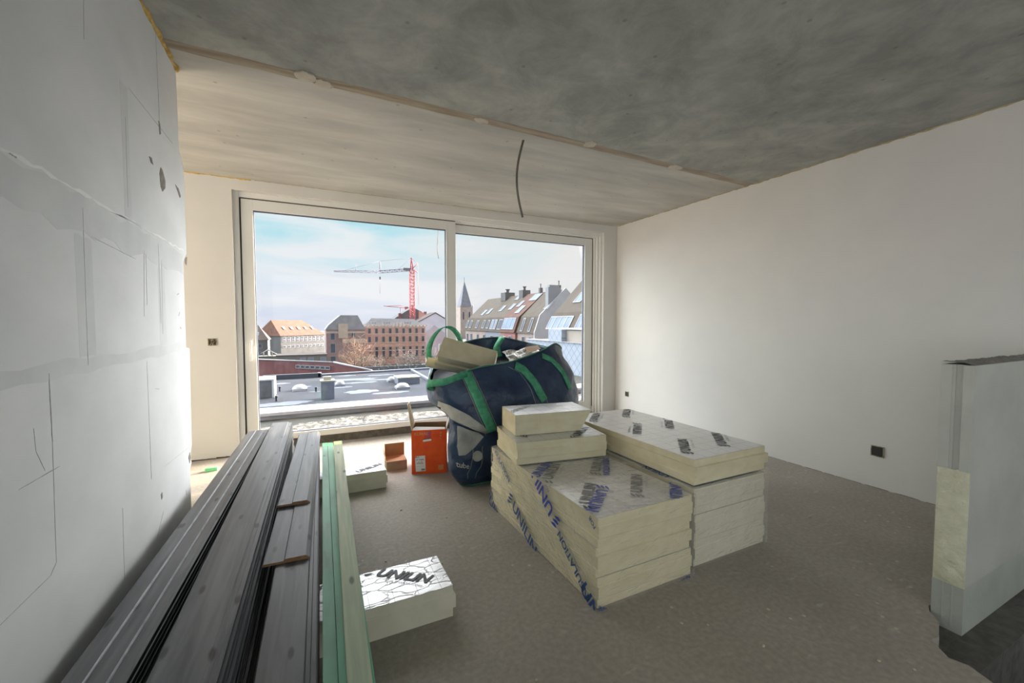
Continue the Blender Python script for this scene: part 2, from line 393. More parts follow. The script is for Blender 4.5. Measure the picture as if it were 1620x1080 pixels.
def film_material():
    m = bpy.data.materials.new('clear_wrapping_film'); m.use_nodes = True; nt = m.node_tree; N = nt.nodes; L = nt.links; N.clear()
    out = N.new('ShaderNodeOutputMaterial'); mx = N.new('ShaderNodeMixShader'); tr = N.new('ShaderNodeBsdfTransparent')
    pr = N.new('ShaderNodeBsdfPrincipled'); pr.inputs['Base Color'].default_value = (0.85, 0.84, 0.80, 1); pr.inputs['Roughness'].default_value = 0.16
    tr.inputs[0].default_value = (0.97, 0.965, 0.95, 1)
    fr = even_fresnel(N, L, 1.45)
    ad = N.new('ShaderNodeMath'); ad.operation = 'MULTIPLY_ADD'; ad.inputs[1].default_value = 1.3; ad.inputs[2].default_value = 0.02
    tc = N.new('ShaderNodeTexCoord'); mp = N.new('ShaderNodeMapping'); mp.inputs['Scale'].default_value = (1, 1.2, 3.2); mp.inputs['Rotation'].default_value = (0.5, 0, 0)
    L.new(tc.outputs['Object'], mp.inputs[0])
    nz = N.new('ShaderNodeTexNoise'); nz.inputs['Scale'].default_value = 9; nz.inputs['Detail'].default_value = 3; nz.inputs['Distortion'].default_value = 1.5
    L.new(mp.outputs[0], nz.inputs['Vector'])
    bp = N.new('ShaderNodeBump'); bp.inputs['Strength'].default_value = 0.6; bp.inputs['Distance'].default_value = 0.02
    L.new(nz.outputs[0], bp.inputs['Height'])
    for n in (fr, pr): L.new(bp.outputs[0], n.inputs['Normal'])
    L.new(fr.outputs[0], ad.inputs[0]); L.new(ad.outputs[0], mx.inputs[0]); L.new(tr.outputs[0], mx.inputs[1]); L.new(pr.outputs[0], mx.inputs[2])
    L.new(mx.outputs[0], out.inputs[0])
    return m
m_film = film_material()

def glass_material():
    m = bpy.data.materials.new('window_glass'); m.use_nodes = True; nt = m.node_tree; N = nt.nodes; L = nt.links; N.clear()
    out = N.new('ShaderNodeOutputMaterial'); mx = N.new('ShaderNodeMixShader'); tr = N.new('ShaderNodeBsdfTransparent')
    gl = N.new('ShaderNodeBsdfGlossy'); gl.inputs['Roughness'].default_value = 0.0
    tr.inputs[0].default_value = (0.985, 0.99, 0.99, 1)
    fr = even_fresnel(N, L, 1.5)
    ad = N.new('ShaderNodeMath'); ad.operation = 'MULTIPLY_ADD'; ad.inputs[1].default_value = 0.5; ad.inputs[2].default_value = 0.0
    L.new(fr.outputs[0], ad.inputs[0]); L.new(ad.outputs[0], mx.inputs[0]); L.new(tr.outputs[0], mx.inputs[1]); L.new(gl.outputs[0], mx.inputs[2])
    L.new(mx.outputs[0], out.inputs[0])
    return m
m_glass = glass_material()

def wood_material(name, c1, c2, knot, rough=0.5, gs=1.0, spray=None):
    m = bpy.data.materials.new(name); m.use_nodes = True; nt = m.node_tree; N = nt.nodes; L = nt.links
    b = N['Principled BSDF']; b.inputs['Roughness'].default_value = rough; b.inputs['Specular IOR Level'].default_value = 0.5
    tc = N.new('ShaderNodeTexCoord'); oi = N.new('ShaderNodeObjectInfo')
    off = N.new('ShaderNodeVectorMath'); off.operation = 'SCALE'; off.inputs[0].default_value = (7, 11, 3); L.new(oi.outputs['Random'], off.inputs['Scale'])
    ad = N.new('ShaderNodeVectorMath'); ad.operation = 'ADD'; L.new(tc.outputs['Object'], ad.inputs[0]); L.new(off.outputs[0], ad.inputs[1])
    mp = N.new('ShaderNodeMapping'); mp.inputs['Scale'].default_value = (14 * gs, 0.8, 6); L.new(ad.outputs[0], mp.inputs[0])
    n = N.new('ShaderNodeTexNoise'); n.inputs['Scale'].default_value = 2.2; n.inputs['Detail'].default_value = 6; n.inputs['Distortion'].default_value = 0.8
    L.new(mp.outputs[0], n.inputs['Vector'])
    r = N.new('ShaderNodeValToRGB'); L.new(n.outputs[0], r.inputs[0])
    r.color_ramp.elements[0].position = 0.32; r.color_ramp.elements[0].color = lin(c1)
    r.color_ramp.elements[1].position = 0.70; r.color_ramp.elements[1].color = lin(c2)
    m2 = N.new('ShaderNodeMapping'); m2.inputs['Scale'].default_value = (9, 3.0, 0.01); L.new(ad.outputs[0], m2.inputs[0])
    vo = N.new('ShaderNodeTexVoronoi'); vo.voronoi_dimensions = '2D'; vo.inputs['Scale'].default_value = 1.0; L.new(m2.outputs[0], vo.inputs['Vector'])
    vr = N.new('ShaderNodeValToRGB'); L.new(vo.outputs['Distance'], vr.inputs[0])
    vr.color_ramp.elements[0].position = 0.045; vr.color_ramp.elements[0].color = (0.85, 0.85, 0.85, 1)
    vr.color_ramp.elements[1].position = 0.095; vr.color_ramp.elements[1].color = (0, 0, 0, 1)
    mx = N.new('ShaderNodeMixRGB'); L.new(vr.outputs[0], mx.inputs[0]); L.new(r.outputs[0], mx.inputs[1]); mx.inputs[2].default_value = lin(knot)
    col = mx.outputs[0]
    if spray:
        n4 = N.new('ShaderNodeTexNoise'); n4.inputs['Scale'].default_value = 4; L.new(ad.outputs[0], n4.inputs['Vector'])
        r4 = N.new('ShaderNodeValToRGB'); L.new(n4.outputs[0], r4.inputs[0]); r4.color_ramp.elements[0].position = 0.35; r4.color_ramp.elements[1].position = 0.62
        x2 = N.new('ShaderNodeMixRGB'); L.new(r4.outputs[0], x2.inputs[0]); L.new(col, x2.inputs[1]); x2.inputs[2].default_value = lin(spray)
        col = x2.outputs[0]
    L.new(col, b.inputs['Base Color'])
    bp = N.new('ShaderNodeBump'); bp.inputs['Strength'].default_value = 0.25; bp.inputs['Distance'].default_value = 0.003
    L.new(n.outputs[0], bp.inputs['Height']); L.new(bp.outputs[0], b.inputs['Normal'])
    return m
m_plank = wood_material('black_stained_wood', '46494f', '6a6c70', '1c1c1d', 0.42)
m_plankside = mat('plank_edge_stain', '1d2624', '2f3a38', 20, rough=0.6, stretch=(1, 0.2, 1))
m_plankend = mat('sawn_end_grain', '8a6748', 'a67f5b', 60, rough=0.8)
m_green = wood_material('green_treated_wood', '5f8f7c', '86ad97', '35493f', 0.5, 0.6, '79b79b')
m_pale = wood_material('pale_treated_wood', '93a48d', 'b9bfa4', '4c5444', 0.6, 1.3)
m_palegreen = mat('green_sprayed_side', '5fa386', '86b99b', 6, rough=0.6, stretch=(1, 0.3, 1))
m_sprayend = mat('bright_green_end', '6fd88a', '8fe6a3', 10, rough=0.6)
m_paleend = mat('yellow_green_end', 'c6d392', 'd7e0a6', 10, rough=0.7)

# ------------------------------------------------------------------ room shell
XR, YW, ZC, XL = 4.008, 4.80, 2.683, -0.625
XO, YB = -3.0, -2.6           # side room outer wall, rear wall

# floor: screed with a broken edge at the stairwell
edge = [(XO, YB), (2.20, YB), (2.20, 0.30), (2.205, 0.55), (2.235, 0.62), (2.215, 0.67), (2.26, 0.72), (2.275, 0.745), (2.33, 0.735),
        (2.39, 0.76), (2.45, 0.775), (2.50, 0.825), (2.545, 0.845), (2.70, 0.835), (XR, 0.835), (XR, 4.95), (XO, 4.95)]
fl = MB(); fl.prism(edge, -0.07, 0.0)
struct(fl.build('floor', m_floor), 'grey cement screed floor with plaster splashes')
m_slab = mat('raw_slab', '4b4a47', '605e59', 20, rough=0.9, bump=0.5)
sl = MB(); sl.box(2.30, XR, 0.62, 0.8345, -0.32, -0.0705); sl.box(XO, 2.18, YB, 0.5, -0.32, -0.0705); sl.box(XO, XR, 0.84, 4.95, -0.32, -0.0705)
struct(sl.build('trim_7', m_slab), 'raw concrete slab under the screed')
pit = MB(); pit.box(2.2, XR, YB, 0.9, -2.9, -2.8)
struct(pit.build('trim_8', m_slab), 'floor of the stairwell below')
pw = MB(); pw.box(2.10, 2.18, YB, 0.9, -2.8, -0.32)
struct(pw.build('wall_stairwell', mat('stair_wall', '6b6f6a', rough=0.9)))

# ceiling: two slabs and the mortar seam between them
def seam(x, o=0): return 2.66 + 0.028 * (x + 0.6) + o
ce = MB()
ce.prism([(XO, YB), (XR, YB), (XR, seam(XR, -0.03)), (XO, seam(XO, -0.03))], ZC, ZC + 0.2)
struct(ce.build('ceiling', m_ceil_rear), 'mottled grey concrete ceiling slab')
cf = MB(); cf.prism([(XO, seam(XO, 0.035)), (XR, seam(XR, 0.035)), (XR, YW + 0.3), (XO, YW + 0.3)], ZC, ZC + 0.2)
struct(cf.build('ceiling_window_side', m_ceil_front), 'smooth concrete ceiling slab beside the window')
sm = MB(); n = 90
for a, b, dz in ((-0.05, -0.022, 0.0), (-0.022, 0.03, -0.0045), (0.03, 0.055, 0.0)):
    pass
vs = []; prof = [(-0.045, 0.002), (-0.03, -0.004), (-0.01, 0.001), (0.015, -0.005), (0.035, -0.003), (0.05, 0.002)]
for i in range(n + 1):
    x = XO + (XR - XO) * i / n
    for o, z in prof:
        vs.append((x, seam(x, o) + 0.008 * noise.noise(Vector((x * 4, o * 60, 0))), ZC + z + 0.002 * noise.noise(Vector((x * 9, o * 40, 3)))))
k = len(prof)
sm.add(vs, [(i * k + j, i * k + j + 1, (i + 1) * k + j + 1, (i + 1) * k + j) for i in range(n) for j in range(k - 1)], 0, None, True)
struct(sm.build('trim_1', m_seam), 'rough mortar seam across the ceiling')

def blob(cx, cy, rx, ry, z, n=18, seed=0, th=0.004, rot=0):
    rnd = random.Random(seed); pts = []
    for i in range(n):
        a = 2 * math.pi * i / n; q = 1 + rnd.uniform(-0.22, 0.22)
        x, y = rx * q * math.cos(a), ry * q * math.sin(a)
        pts.append((cx + x * math.cos(rot) - y * math.sin(rot), cy + x * math.sin(rot) + y * math.cos(rot)))
    mb = MB(); mb.prism(pts, z, z + th); return mb
for i, (x, y, rx, ry, rot) in enumerate([(0.005, 2.67, 0.05, 0.055, 0), (0.10, 2.70, 0.05, 0.04, 0.3), (1.08, 2.71, 0.05, 0.03, 0.2), (1.98, 2.70, 0.045, 0.05, 0.9), (2.95, 2.76, 0.07, 0.05, 0.4)]):
    struct(blob(x, y, rx, ry, ZC - 0.0075, seed=i, th=0.0072, rot=rot).build('trim_%d' % (10 + i), m_patch), 'patch of filler on the ceiling seam')

# walls
wr = MB(); wr.box(XR, XR + 0.2, YB, YW + 0.3, -2.8, ZC)
struct(wr.build('wall_right', m_wall), 'smooth off-white plaster wall')
# window wall with its opening
WX0, WX1, WZ0, WZ1 = -0.642, 3.775, -0.02, 2.575
ww = MB()
ww.box(XO, WX0, YW, YW + 0.3, -0.07, ZC); ww.box(WX1, XR, YW, YW + 0.3, -0.07, ZC); ww.box(WX0, WX1, YW, YW + 0.3, WZ1, ZC)
struct(ww.build('wall_window', m_wall), 'off-white plastered wall around the sliding window')
# left wall of gypsum blocks, its end face stepping where blocks were cut
prof = [(0.55, -0.001), (2.90, -0.001), (2.895, 0.42), (2.90, 0.47), (2.935, 0.50), (2.925, 0.56), (2.957, 0.60), (2.955, 0.66), (2.98, 1.13),
        (2.978, 1.155), (2.905, 1.165), (2.912, 1.64), (2.93, 1.66), (2.988, 1.70), (2.985, 2.16), (2.96, 2.21), (2.90, 2.25), (2.894, 2.60), (2.893, ZC), (0.55, ZC)]
lw = MB(); lw.prism(prof, XL - 0.20, XL, 'x')
struct(lw.build('wall_left', m_lwall), 'pale gypsum block wall with stepped end')
ow = MB(); ow.box(XO - 0.2, XO, 0.6, YW + 0.3, -0.07, ZC); ow.box(XO - 0.2, XO, YB, -2.5, -0.07, ZC); ow.box(XO - 0.2, XO, -2.5, 0.6, -0.07, 0.2); ow.box(XO - 0.2, XO, -2.5, 0.6, 2.45, ZC)
struct(ow.build('wall_side_room', m_wall))
bw = MB(); bw.box(XO, XR, YB - 0.2, YB - 0.02, 2.56, ZC); bw.box(XO, XR, YB - 0.2, YB - 0.02, -2.8, 0.1)
struct(bw.build('wall_rear', m_wall))

# low partition of gypsum blocks at the stairwell
m_low = mat('low_wall_block', 'abaca4', 'b8b8af', 3, rough=0.7, bump=0.2, bscale=60)
m_lowg = mat('low_wall_green_block', '9fa299', 'abaea4', 4, rough=0.6, bump=0.2, bscale=60)
m_glue = mat('rough_block_glue', 'c2bfa6', 'd0cdb6', 14, rough=0.8, bump=0.9, bscale=26, bdist=0.02)
m_groove = mat('block_groove', 'a8a284', 'b5ae8f', 9, rough=0.8)
PX = 2.548; PYN, PYF = 0.734, 0.838
lp = MB()
lp.box(PX + 0.012, XR, PYN, PYF, 0.14, 1.12, 0)
lp.box(PX, PX + 0.012, PYN, PYN + 0.034, 0.655, 1.12, 0); lp.box(PX, PX + 0.012, PYF - 0.036, PYF, 0.655, 1.12, 0)
lp.box(PX + 0.004, PX + 0.012, PYF - 0.046, PYF - 0.036, 0.655, 1.12, 0)
# level but crumbled top edge
r5 = random.Random(5); xs = [PX + (XR - PX) * i / 60 for i in range(61)]
vs = []
for i, x in enumerate(xs):
    for y in (PYN, PYN + 0.03, PYN + 0.07, PYF):
        vs.append((x, y, 1.12 + (0.004 + r5.uniform(0, 0.010) if y > PYN + 0.01 else 0.001)))
lp.add(vs, [(i * 4 + j, i * 4 + j + 1, (i + 1) * 4 + j + 1, (i + 1) * 4 + j) for i in range(60) for j in range(3)], 2)
low = lp.build('wall_stair_parapet', [m_low, m_groove, m_chip]); struct(low, 'low block parapet beside the stairwell')
lg = MB(); lg.box(PX + 0.001, XR, PYN, PYF, -2.8, 0.14, 0)
struct(lg.build('wall_stair_base', m_lowg), 'greenish blocks at the foot of the parapet')
gl = MB(); nn = 26; vs = []
for i in range(nn + 1):
    for j in range(9):
        z = 0.14 + (0.655 - 0.14) * i / nn; y = PYN + 0.001 + (PYF - PYN - 0.002) * j / 8
        e = 0 if j in (0, 8) or i in (0, nn) else 1
        vs.append((PX + 0.002 - e * (0.002 + 0.006 * abs(noise.noise(Vector((y * 25, z * 14, 2))))), y, z + (0.010 * math.sin(j * 0.9) if i == nn else 0)))
gl.add(vs, [(i * 9 + j, i * 9 + j + 1, (i + 1) * 9 + j + 1, (i + 1) * 9 + j) for i in range(nn) for j in range(8)], 0, None, True)
gl.box(PX + 0.003, PX + 0.012, PYN + 0.001, PYF - 0.001, 0.14, 0.655)
struct(gl.build('trim_2', m_glue), 'rough adhesive on the parapet end')
gr = MB(); gr.box(PX - 0.002, PX + 0.001, PYF - 0.040, PYF - 0.036, -0.03, 0.139); gr.box(PX - 0.001, PX + 0.001, PYN + 0.0345, PYN + 0.038, -0.05, 0.139)
struct(gr.build('trim_3', m_low), 'ridge on the lower block')

# expanding foam beads and dirty joints
def bead(pts, r, seed, name, m, label, amp=0.5):
    rnd = random.Random(seed); P = []; R = []
    for a, b in zip(pts[:-1], pts[1:]):
        k = max(2, int((Vector(b) - Vector(a)).length / 0.03))
        for i in range(k):
            p = Vector(a).lerp(Vector(b), i / k); P.append(p + Vector((rnd.uniform(-1, 1), rnd.uniform(-1, 1), rnd.uniform(-1, 1))) * r * 0.3); R.append(r * rnd.uniform(1 - amp, 1 + amp))
    mb = MB(); mb.tube(P, R, 7); return struct(mb.build(name, m), label)
bead([(XL + 0.001, 0.56, ZC - 0.002), (XL + 0.001, 2.90, ZC - 0.002), (XL - 0.05, 2.91, ZC - 0.004)], 0.013, 3, 'trim_4', m_foam, 'yellow foam bead on top of the block wall')
bead([(XR - 0.0005, -1.0, ZC - 0.001), (XR - 0.0005, YW, ZC - 0.001)], 0.006, 4, 'trim_5', m_foamdirty, 'foam line along the top of the right wall', 0.6)
bead([(XO, YW - 0.0005, ZC), (-0.45, YW - 0.0005, ZC)], 0.008, 5, 'trim_6', m_foam, 'foam line above the window wall', 0.5)
bead([(-0.45, YW - 0.0005, ZC), (XR, YW - 0.0005, ZC)], 0.0025, 5, 'trim_9', m_foamdirty, 'joint above the window', 0.6)
# dark broken joint at the foot of the right wall
rnd = random.Random(11); mb = MB(); y = 0.86
while y < YW - 0.02:
    l = rnd.uniform(0.04, 0.22); h = rnd.choice([0.003, 0.004, 0.006, 0.010, 0.004]); y2 = min(y + l, YW - 0.01)
    mb.prism([(y, 0.0002), (y2, 0.0002), (y2 - 0.01, h), ((y + y2) / 2, h * rnd.uniform(0.7, 1.5)), (y + 0.01, h)], XR - 0.006 - h * 0.5, XR - 0.0002, 'x')
    y = y2 + rnd.uniform(0.0, 0.03)
struct(mb.build('baseboard_right', m_chip), 'ragged plaster edge at the foot of the right wall')
mb = MB(); x = -1.6; rnd = random.Random(12)
while x < -0.66:
    l = rnd.uniform(0.05, 0.2); h = rnd.uniform(0.004, 0.014); mb.prism([(x, 0.0002), (x + l, 0.0002), (x + l, h * 0.6), (x, h)], YW - 0.006, YW - 0.0002, 'y'); x += l
struct(mb.build('baseboard_window', m_gap), 'dark ragged joint at the foot of the window wall')

# filler, scratches and chips on the left wall: (y,z) coordinates on the wall plane
def onwall(polys, th, name, m, label):
    mb = MB()
    for p in polys: mb.prism(p, XL + 0.0001, XL + th, 'x')
    return struct(mb.build(name, m), label)
def ragged(y0, y1, z0, z1, amp, seed, k=14):
    rnd = random.Random(seed); P = []
    for i in range(k + 1): P.append((y0 + (y1 - y0) * i / k, z0 + rnd.uniform(-amp, amp)))
    for i in range(k + 1): P.append((y1 - (y1 - y0) * i / k, z1 + rnd.uniform(-amp, amp)))
    return P
for i, (q, th_, m_, lab) in enumerate([(ragged(0.62, 2.90, 1.58, 1.69, 0.018, 1, 30), 0.0005, m_joint, 'broad filler band over the third course'), (ragged(2.10, 2.17, 1.71, 2.22, 0.003, 2, 4), 0.0004, m_joint, 'filler over an upright joint, upper course'),
                        (ragged(1.70, 1.81, 1.20, 1.57, 0.004, 3, 5), 0.0003, m_joint, 'filler over an upright joint, second course'), (ragged(2.46, 2.56, 1.20, 1.56, 0.006, 4, 5), 0.0003, m_joint, 'filler beside the crack'),
                        (ragged(0.62, 2.88, 1.15, 1.195, 0.010, 6, 20), 0.0005, m_joint, 'thin filler band over the second joint'), (ragged(1.30, 2.92, 1.700, 1.708, 0.006, 8, 40), 0.0008, m_glaze, 'bright ridge of filler')]):
    onwall([q], th_, 'trim_%d' % (40 + i), m_, lab)
def stroke(y0, z0, y1, z1, w, k=8, seed=0):
    rnd = random.Random(seed); d = Vector((y1 - y0, z1 - z0)); nrm = Vector((-d.y, d.x)).normalized(); a = []; b = []
    for i in range(k + 1):
        t = i / k; p = Vector((y0, z0)) + d * t; q = w * (0.4 + 0.8 * rnd.random()) * (0.3 if i in (0, k) else 1); o = nrm * rnd.uniform(-w, w) * 0.4
        a.append(tuple(p + nrm * q + o)); b.append(tuple(p - nrm * q + o))
    return a + b[::-1]
STROKES = [(1.53, 1.17, 1.53, 0.985, 0.0030), (1.53, 0.985, 1.52, 0.66, 0.0009), (1.52, 0.66, 1.49, 0.64, 0.0009), (1.38, 0.91, 1.56, 0.91, 0.0014), (1.45, 1.04, 1.455, 0.98, 0.0006),
           (1.455, 0.98, 1.49, 0.92, 0.0006), (2.27, 1.14, 2.27, 0.72, 0.0009), (2.27, 0.74, 2.27, 0.63, 0.0026), (1.96, 0.63, 1.95, 0.37, 0.0007), (2.36, 1.01, 2.42, 1.0, 0.0016),
           (2.31, 0.35, 2.41, 0.43, 0.0007), (1.49, 0.64, 1.1, 0.64, 0.0006), (2.91, 0.60, 2.45, 0.63, 0.0006), (1.75, 1.25, 1.75, 1.17, 0.0020), (2.48, 1.67, 2.48, 1.30, 0.0020),
           (2.29, 1.61, 2.26, 1.33, 0.0010), (2.31, 1.60, 2.30, 1.38, 0.0008), (1.81, 1.58, 2.19, 1.56, 0.0008), (2.18, 2.23, 2.78, 2.24, 0.0009), (2.56, 2.71, 2.57, 2.25, 0.0007),
           (1.83, 2.33, 1.82, 2.20, 0.0007), (1.41, 1.70, 1.44, 1.70, 0.0030), (2.14, 2.10, 2.13, 1.75, 0.0010), (1.76, 1.66, 1.75, 1.25, 0.0009), (2.52, 1.60, 2.50, 1.25, 0.0009),
           (2.78, 1.34, 2.80, 1.36, 0.004), (2.76, 1.45, 2.80, 1.46, 0.003), (2.80, 1.28, 2.82, 1.27, 0.004), (2.80, 0.39, 2.80, 0.36, 0.0010)]
onwall([stroke(*q[:4], q[4] * 0.7, 8, i) for i, q in enumerate(STROKES)], 0.0009, 'trim_22', m_mark, 'pencil strokes and scratches on the block wall')
onwall([[(2.54, 2.01), (2.56, 2.045), (2.585, 2.04), (2.625, 2.0), (2.62, 1.965), (2.575, 1.935), (2.55, 1.95)], [(2.80, 2.035), (2.86, 2.03), (2.90, 2.0), (2.88, 1.985), (2.84, 2.01)],
        [(2.40, 2.04), (2.43, 2.045), (2.45, 2.02), (2.42, 2.02)], [(2.945, 1.665), (2.985, 1.68), (2.97, 1.63), (2.94, 1.64)], [(2.87, 0.55), (2.90, 0.57), (2.92, 0.53), (2.89, 0.51)],
        [(2.385, 0.52), (2.40, 0.525), (2.405, 0.50), (2.39, 0.495)], [(2.555, 2.26), (2.575, 2.25), (2.58, 2.21), (2.565, 2.20)]], 0.002, 'trim_23', m_chip, 'chips where the block face has broken off')

# ------------------------------------------------------------------ sliding window
FY = YW + 0.045   # plane of the outer frame
win = struct(empty('window_1', (1.55, YW + 0.05, 0)), 'white two-panel sliding window')
W0 = Vector((1.55, YW + 0.05, 0))
def wpart(mb, name, m, label=None, par=None, bev=0.002, kids=False):
    o = mb.build(name, m, par if par else win, bev)
    base = W0 if par is None or par is win else Vector((0, 0, 0))
    if par is None or par is win: o.location = -W0
    if label: o['label'] = label
    return o
fr = MB()   # fixed frame with stepped profile
fr.box(WX0, -0.592, YW + 0.05, YW + 0.26, 0.0, WZ1); fr.box(WX0 + 0.052, -0.572, YW + 0.125, YW + 0.26, 0.06, WZ1 - 0.05)
fr.box(3.742, WX1, YW + 0.04, YW + 0.26, 0.0, WZ1); fr.box(3.712, 3.742, YW + 0.07, YW + 0.26, 0.0, WZ1 - 0.03); fr.box(3.690, 3.712, YW + 0.10, YW + 0.26, 0.0, WZ1 - 0.05)
fr.box(-0.592, 3.742, YW + 0.05, YW + 0.26, 2.522, WZ1); fr.box(1.60, 3.712, YW + 0.09, YW + 0.26, 2.508, 2.522)
fr.box(1.60, 3.742, YW + 0.13, YW + 0.26, 0.012, 0.064)
wpart(fr, 'window_frame', m_white)
gp = MB(); gp.box(-0.5915, -0.580, YW + 0.06, YW + 0.10, 0.1, 2.52); gp.box(3.676, 3.691, YW + 0.14, YW + 0.18, 0.09, 2.508); gp.box(-0.58, 1.60, YW + 0.064, YW + 0.10, 2.511, 2.523)
gp.box(1.60, 3.69, YW + 0.14, YW + 0.18, 2.500, 2.509)
wpart(gp, 'frame_groove', m_gap, bev=0)
def sash(x0, x1, z0, z1, y0, y1, px0, px1, pz0, pz1, lab):
    s = MB()
    s.box(x0, px0, y0, y1, z0, z1); s.box(px1, x1, y0, y1, z0, z1); s.box(px0, px1, y0, y1, pz1, z1); s.box(px0, px1, y0, y1, z0, pz0)
    so = wpart(s, 'sash', m_white, lab)
    def sub(mb, name, m):
        o = mb.build(name, m, so); return o
    g = MB(); yg = (y0 + y1) / 2 - 0.004; w = 0.008
    g.box(px0, px0 + w, yg - 0.012, yg + 0.02, pz0, pz1); g.box(px1 - w, px1, yg - 0.012, yg + 0.02, pz0, pz1)
    g.box(px0 + w, px1 - w, yg - 0.012, yg + 0.02, pz1 - w, pz1); g.box(px0 + w, px1 - w, yg - 0.012, yg + 0.02, pz0, pz0 + w)
    sub(g, 'gasket', m_gasket)
    p = MB(); p.box(px0 + w, px1 - w, yg, yg + 0.006, pz0 + w, pz1 - w); sub(p, 'pane', m_glass)
    b = MB(); t = 0.006
    b.box(px0 - t, px0, y0 - 0.003, y0, pz0 - t, pz1 + t); b.box(px1, px1 + t, y0 - 0.003, y0, pz0 - t, pz1 + t); b.box(px0, px1, y0 - 0.003, y0, pz1, pz1 + t); b.box(px0, px1, y0 - 0.003, y0, pz0 - t, pz0)
    sub(b, 'glazing_bead', mat('bead_white', 'ecebe6', rough=0.25))
    return so
sA = sash(-0.578, 1.603, 0.100, 2.511, YW + 0.058, YW + 0.125, -0.478, 1.487, 0.162, 2.409, 'left sliding sash')
sB = sash(1.52, 3.678, 0.065, 2.500, YW + 0.14, YW + 0.20, 1.62, 3.545, 0.172, 2.402, 'right sash set further back')
hd = MB(); hd.box(-0.535, -0.503, YW + 0.046, YW + 0.058, 1.075, 1.145); hd.box(-0.530, -0.512, YW + 0.010, YW + 0.046, 1.10, 1.125)
hd.box(-0.530, -0.514, YW + 0.004, YW + 0.016, 0.93, 1.125)
h = hd.build('handle', mat('handle_white', 'e9e8e2', rough=0.25), sA, 0.003)
# raised concrete threshold under the window
th = MB(); th.box(WX0, 1.60, YW + 0.131, YW + 0.3, -0.07, 0.099); th.box(1.60, WX1, YW + 0.261, YW + 0.3, -0.07, 0.099)
struct(th.build('trim_24', mat('threshold', '5d5950', '736e64', 20, rough=0.9, bump=0.4)), 'concrete threshold under the window')
# channel left in the screed before the window
# ------------------------------------------------------------------ sockets
m_box = mat('socket_box_dark', '2c2a26', rough=0.7); m_wire = mat('socket_wires', 'b0a48c', '6b6350', 40, rough=0.7)
def socket(loc, rot, label, w=0.085):
    t = empty('wall_socket_box', loc, rot, label=label, cat='socket box')
    b = MB(); h = w / 2; g = 0.006
    b.box(-h, h, -0.004, 0.003, -h, -h + g); b.box(-h, h, -0.004, 0.003, h - g, h); b.box(-h, -h + g, -0.004, 0.003, -h + g, h - g); b.box(h - g, h, -0.004, 0.003, -h + g, h - g)
    b.build('box_rim', m_wire, t)
    c = MB(); c.box(-h + g, h - g, -0.002, 0.002, -h + g, h - g); c.build('box_recess', m_box, t)
    r = random.Random(int(loc[1] * 100)); w_ = MB()
    for i in range(5):
        x = -h * 0.6 + i * h * 0.3
        w_.tube([(x, -0.003, -h * 0.8), (x + r.uniform(-1, 1) * 0.02, -0.007, -h * 0.2), (x + r.uniform(-1, 1) * 0.03, -0.006, h * 0.3), (x + r.uniform(-1, 1) * 0.015, -0.003, h * 0.75)], 0.0028, 6)
    w_.build('wires', m_wire, t)
socket((-0.83, YW - 0.0045, 1.119), 0, 'open socket box with loose wires left of the window', 0.07)
socket((XR - 0.0045, 1.665, 0.292), -math.pi / 2 * -1 * -1 if False else math.pi / 2, 'open socket box low on the right wall, nearer the viewer')
socket((XR - 0.0045, 4.55, 0.30), math.pi / 2, 'small open socket box near the window corner of the right wall', 0.07)

# hanging cable
cb = MB(); pts = []
for i in range(25):
    t = i / 24; z = ZC + 0.002 - t * 0.575
    pts.append((1.488 - 0.050 * math.sin(math.pi * t) * 1.0, 2.87 + 0.015 * math.sin(2.2 * t), z))
cb.tube(pts, 0.0085, 10)
tag(cb.build('hanging_cable', mat('grey_conduit', '55554c', '6b6a5f', 10, rough=0.5)), 'grey flexible conduit hanging from the concrete ceiling', 'cable')

# ------------------------------------------------------------------ insulation boards
FOAM_GROUP = None
def board_core(W, L, H, tf=0.010, tr=0.010, gl=0.008, gb=0.008, slant=0.0):
    """tongue-and-groove foam board: tongue at the front (-y) and right (+x), groove at the left and back"""
    r = [(0.0, 0), (0.27, 0), (0.30, 1), (0.70, 1), (0.73, 0), (1.0, 0)]
    mb = MB(); vs = []
    for f, mid in r:
        z = H * f; x0, x1, y0, y1 = (gl, W + tr, -tf, L - gb) if mid else (0, W, 0, L)
        x1 -= slant * (1 - f)
        vs += [(x0, y0, z), (x1, y0, z), (x1, y1, z), (x0, y1, z)]
    fs = [(3, 2, 1, 0)] + [(i * 4 + j, i * 4 + (j + 1) % 4, i * 4 + 4 + (j + 1) % 4, i * 4 + 4 + j) for i in range(5) for j in range(4)] + [(20, 21, 22, 23)]
    mb.add(vs, fs); return mb
def foil_sheet(W, L, z, words=(), inset=0.0, nx=24, seed=0, amp=0.0008):
    mb = MB(); vs = []; ny = max(2, int(nx * L / W))
    for j in range(ny + 1):
        for i in range(nx + 1):
            x, y = W * i / nx, L * j / ny; e = 0 if i in (0, nx) or j in (0, ny) else 1
            vs.append((x, y, z + 0.0012 + e * amp * (0.4 + noise.noise(Vector((x * 22 + seed, y * 22, seed))))))
    mb.add(vs, [(j * (nx + 1) + i, j * (nx + 1) + i + 1, (j + 1) * (nx + 1) + i + 1, (j + 1) * (nx + 1) + i) for j in range(ny) for i in range(nx)], 0, None, True)
    for w in words:
        word(mb, w.get('t', 'UNILIN'), w['x'], w['y'], math.radians(w['a']), w['s'], z + 0.0042, (0.003, W - 0.003, 0.003, L - 0.003), w.get('m', 1), w.get('logo', True), w.get('sub'), 2, w.get('wt', 0.02), w.get('shear', 0))
    return mb
m_foamset = [m_foil, m_ink, m_inkf]
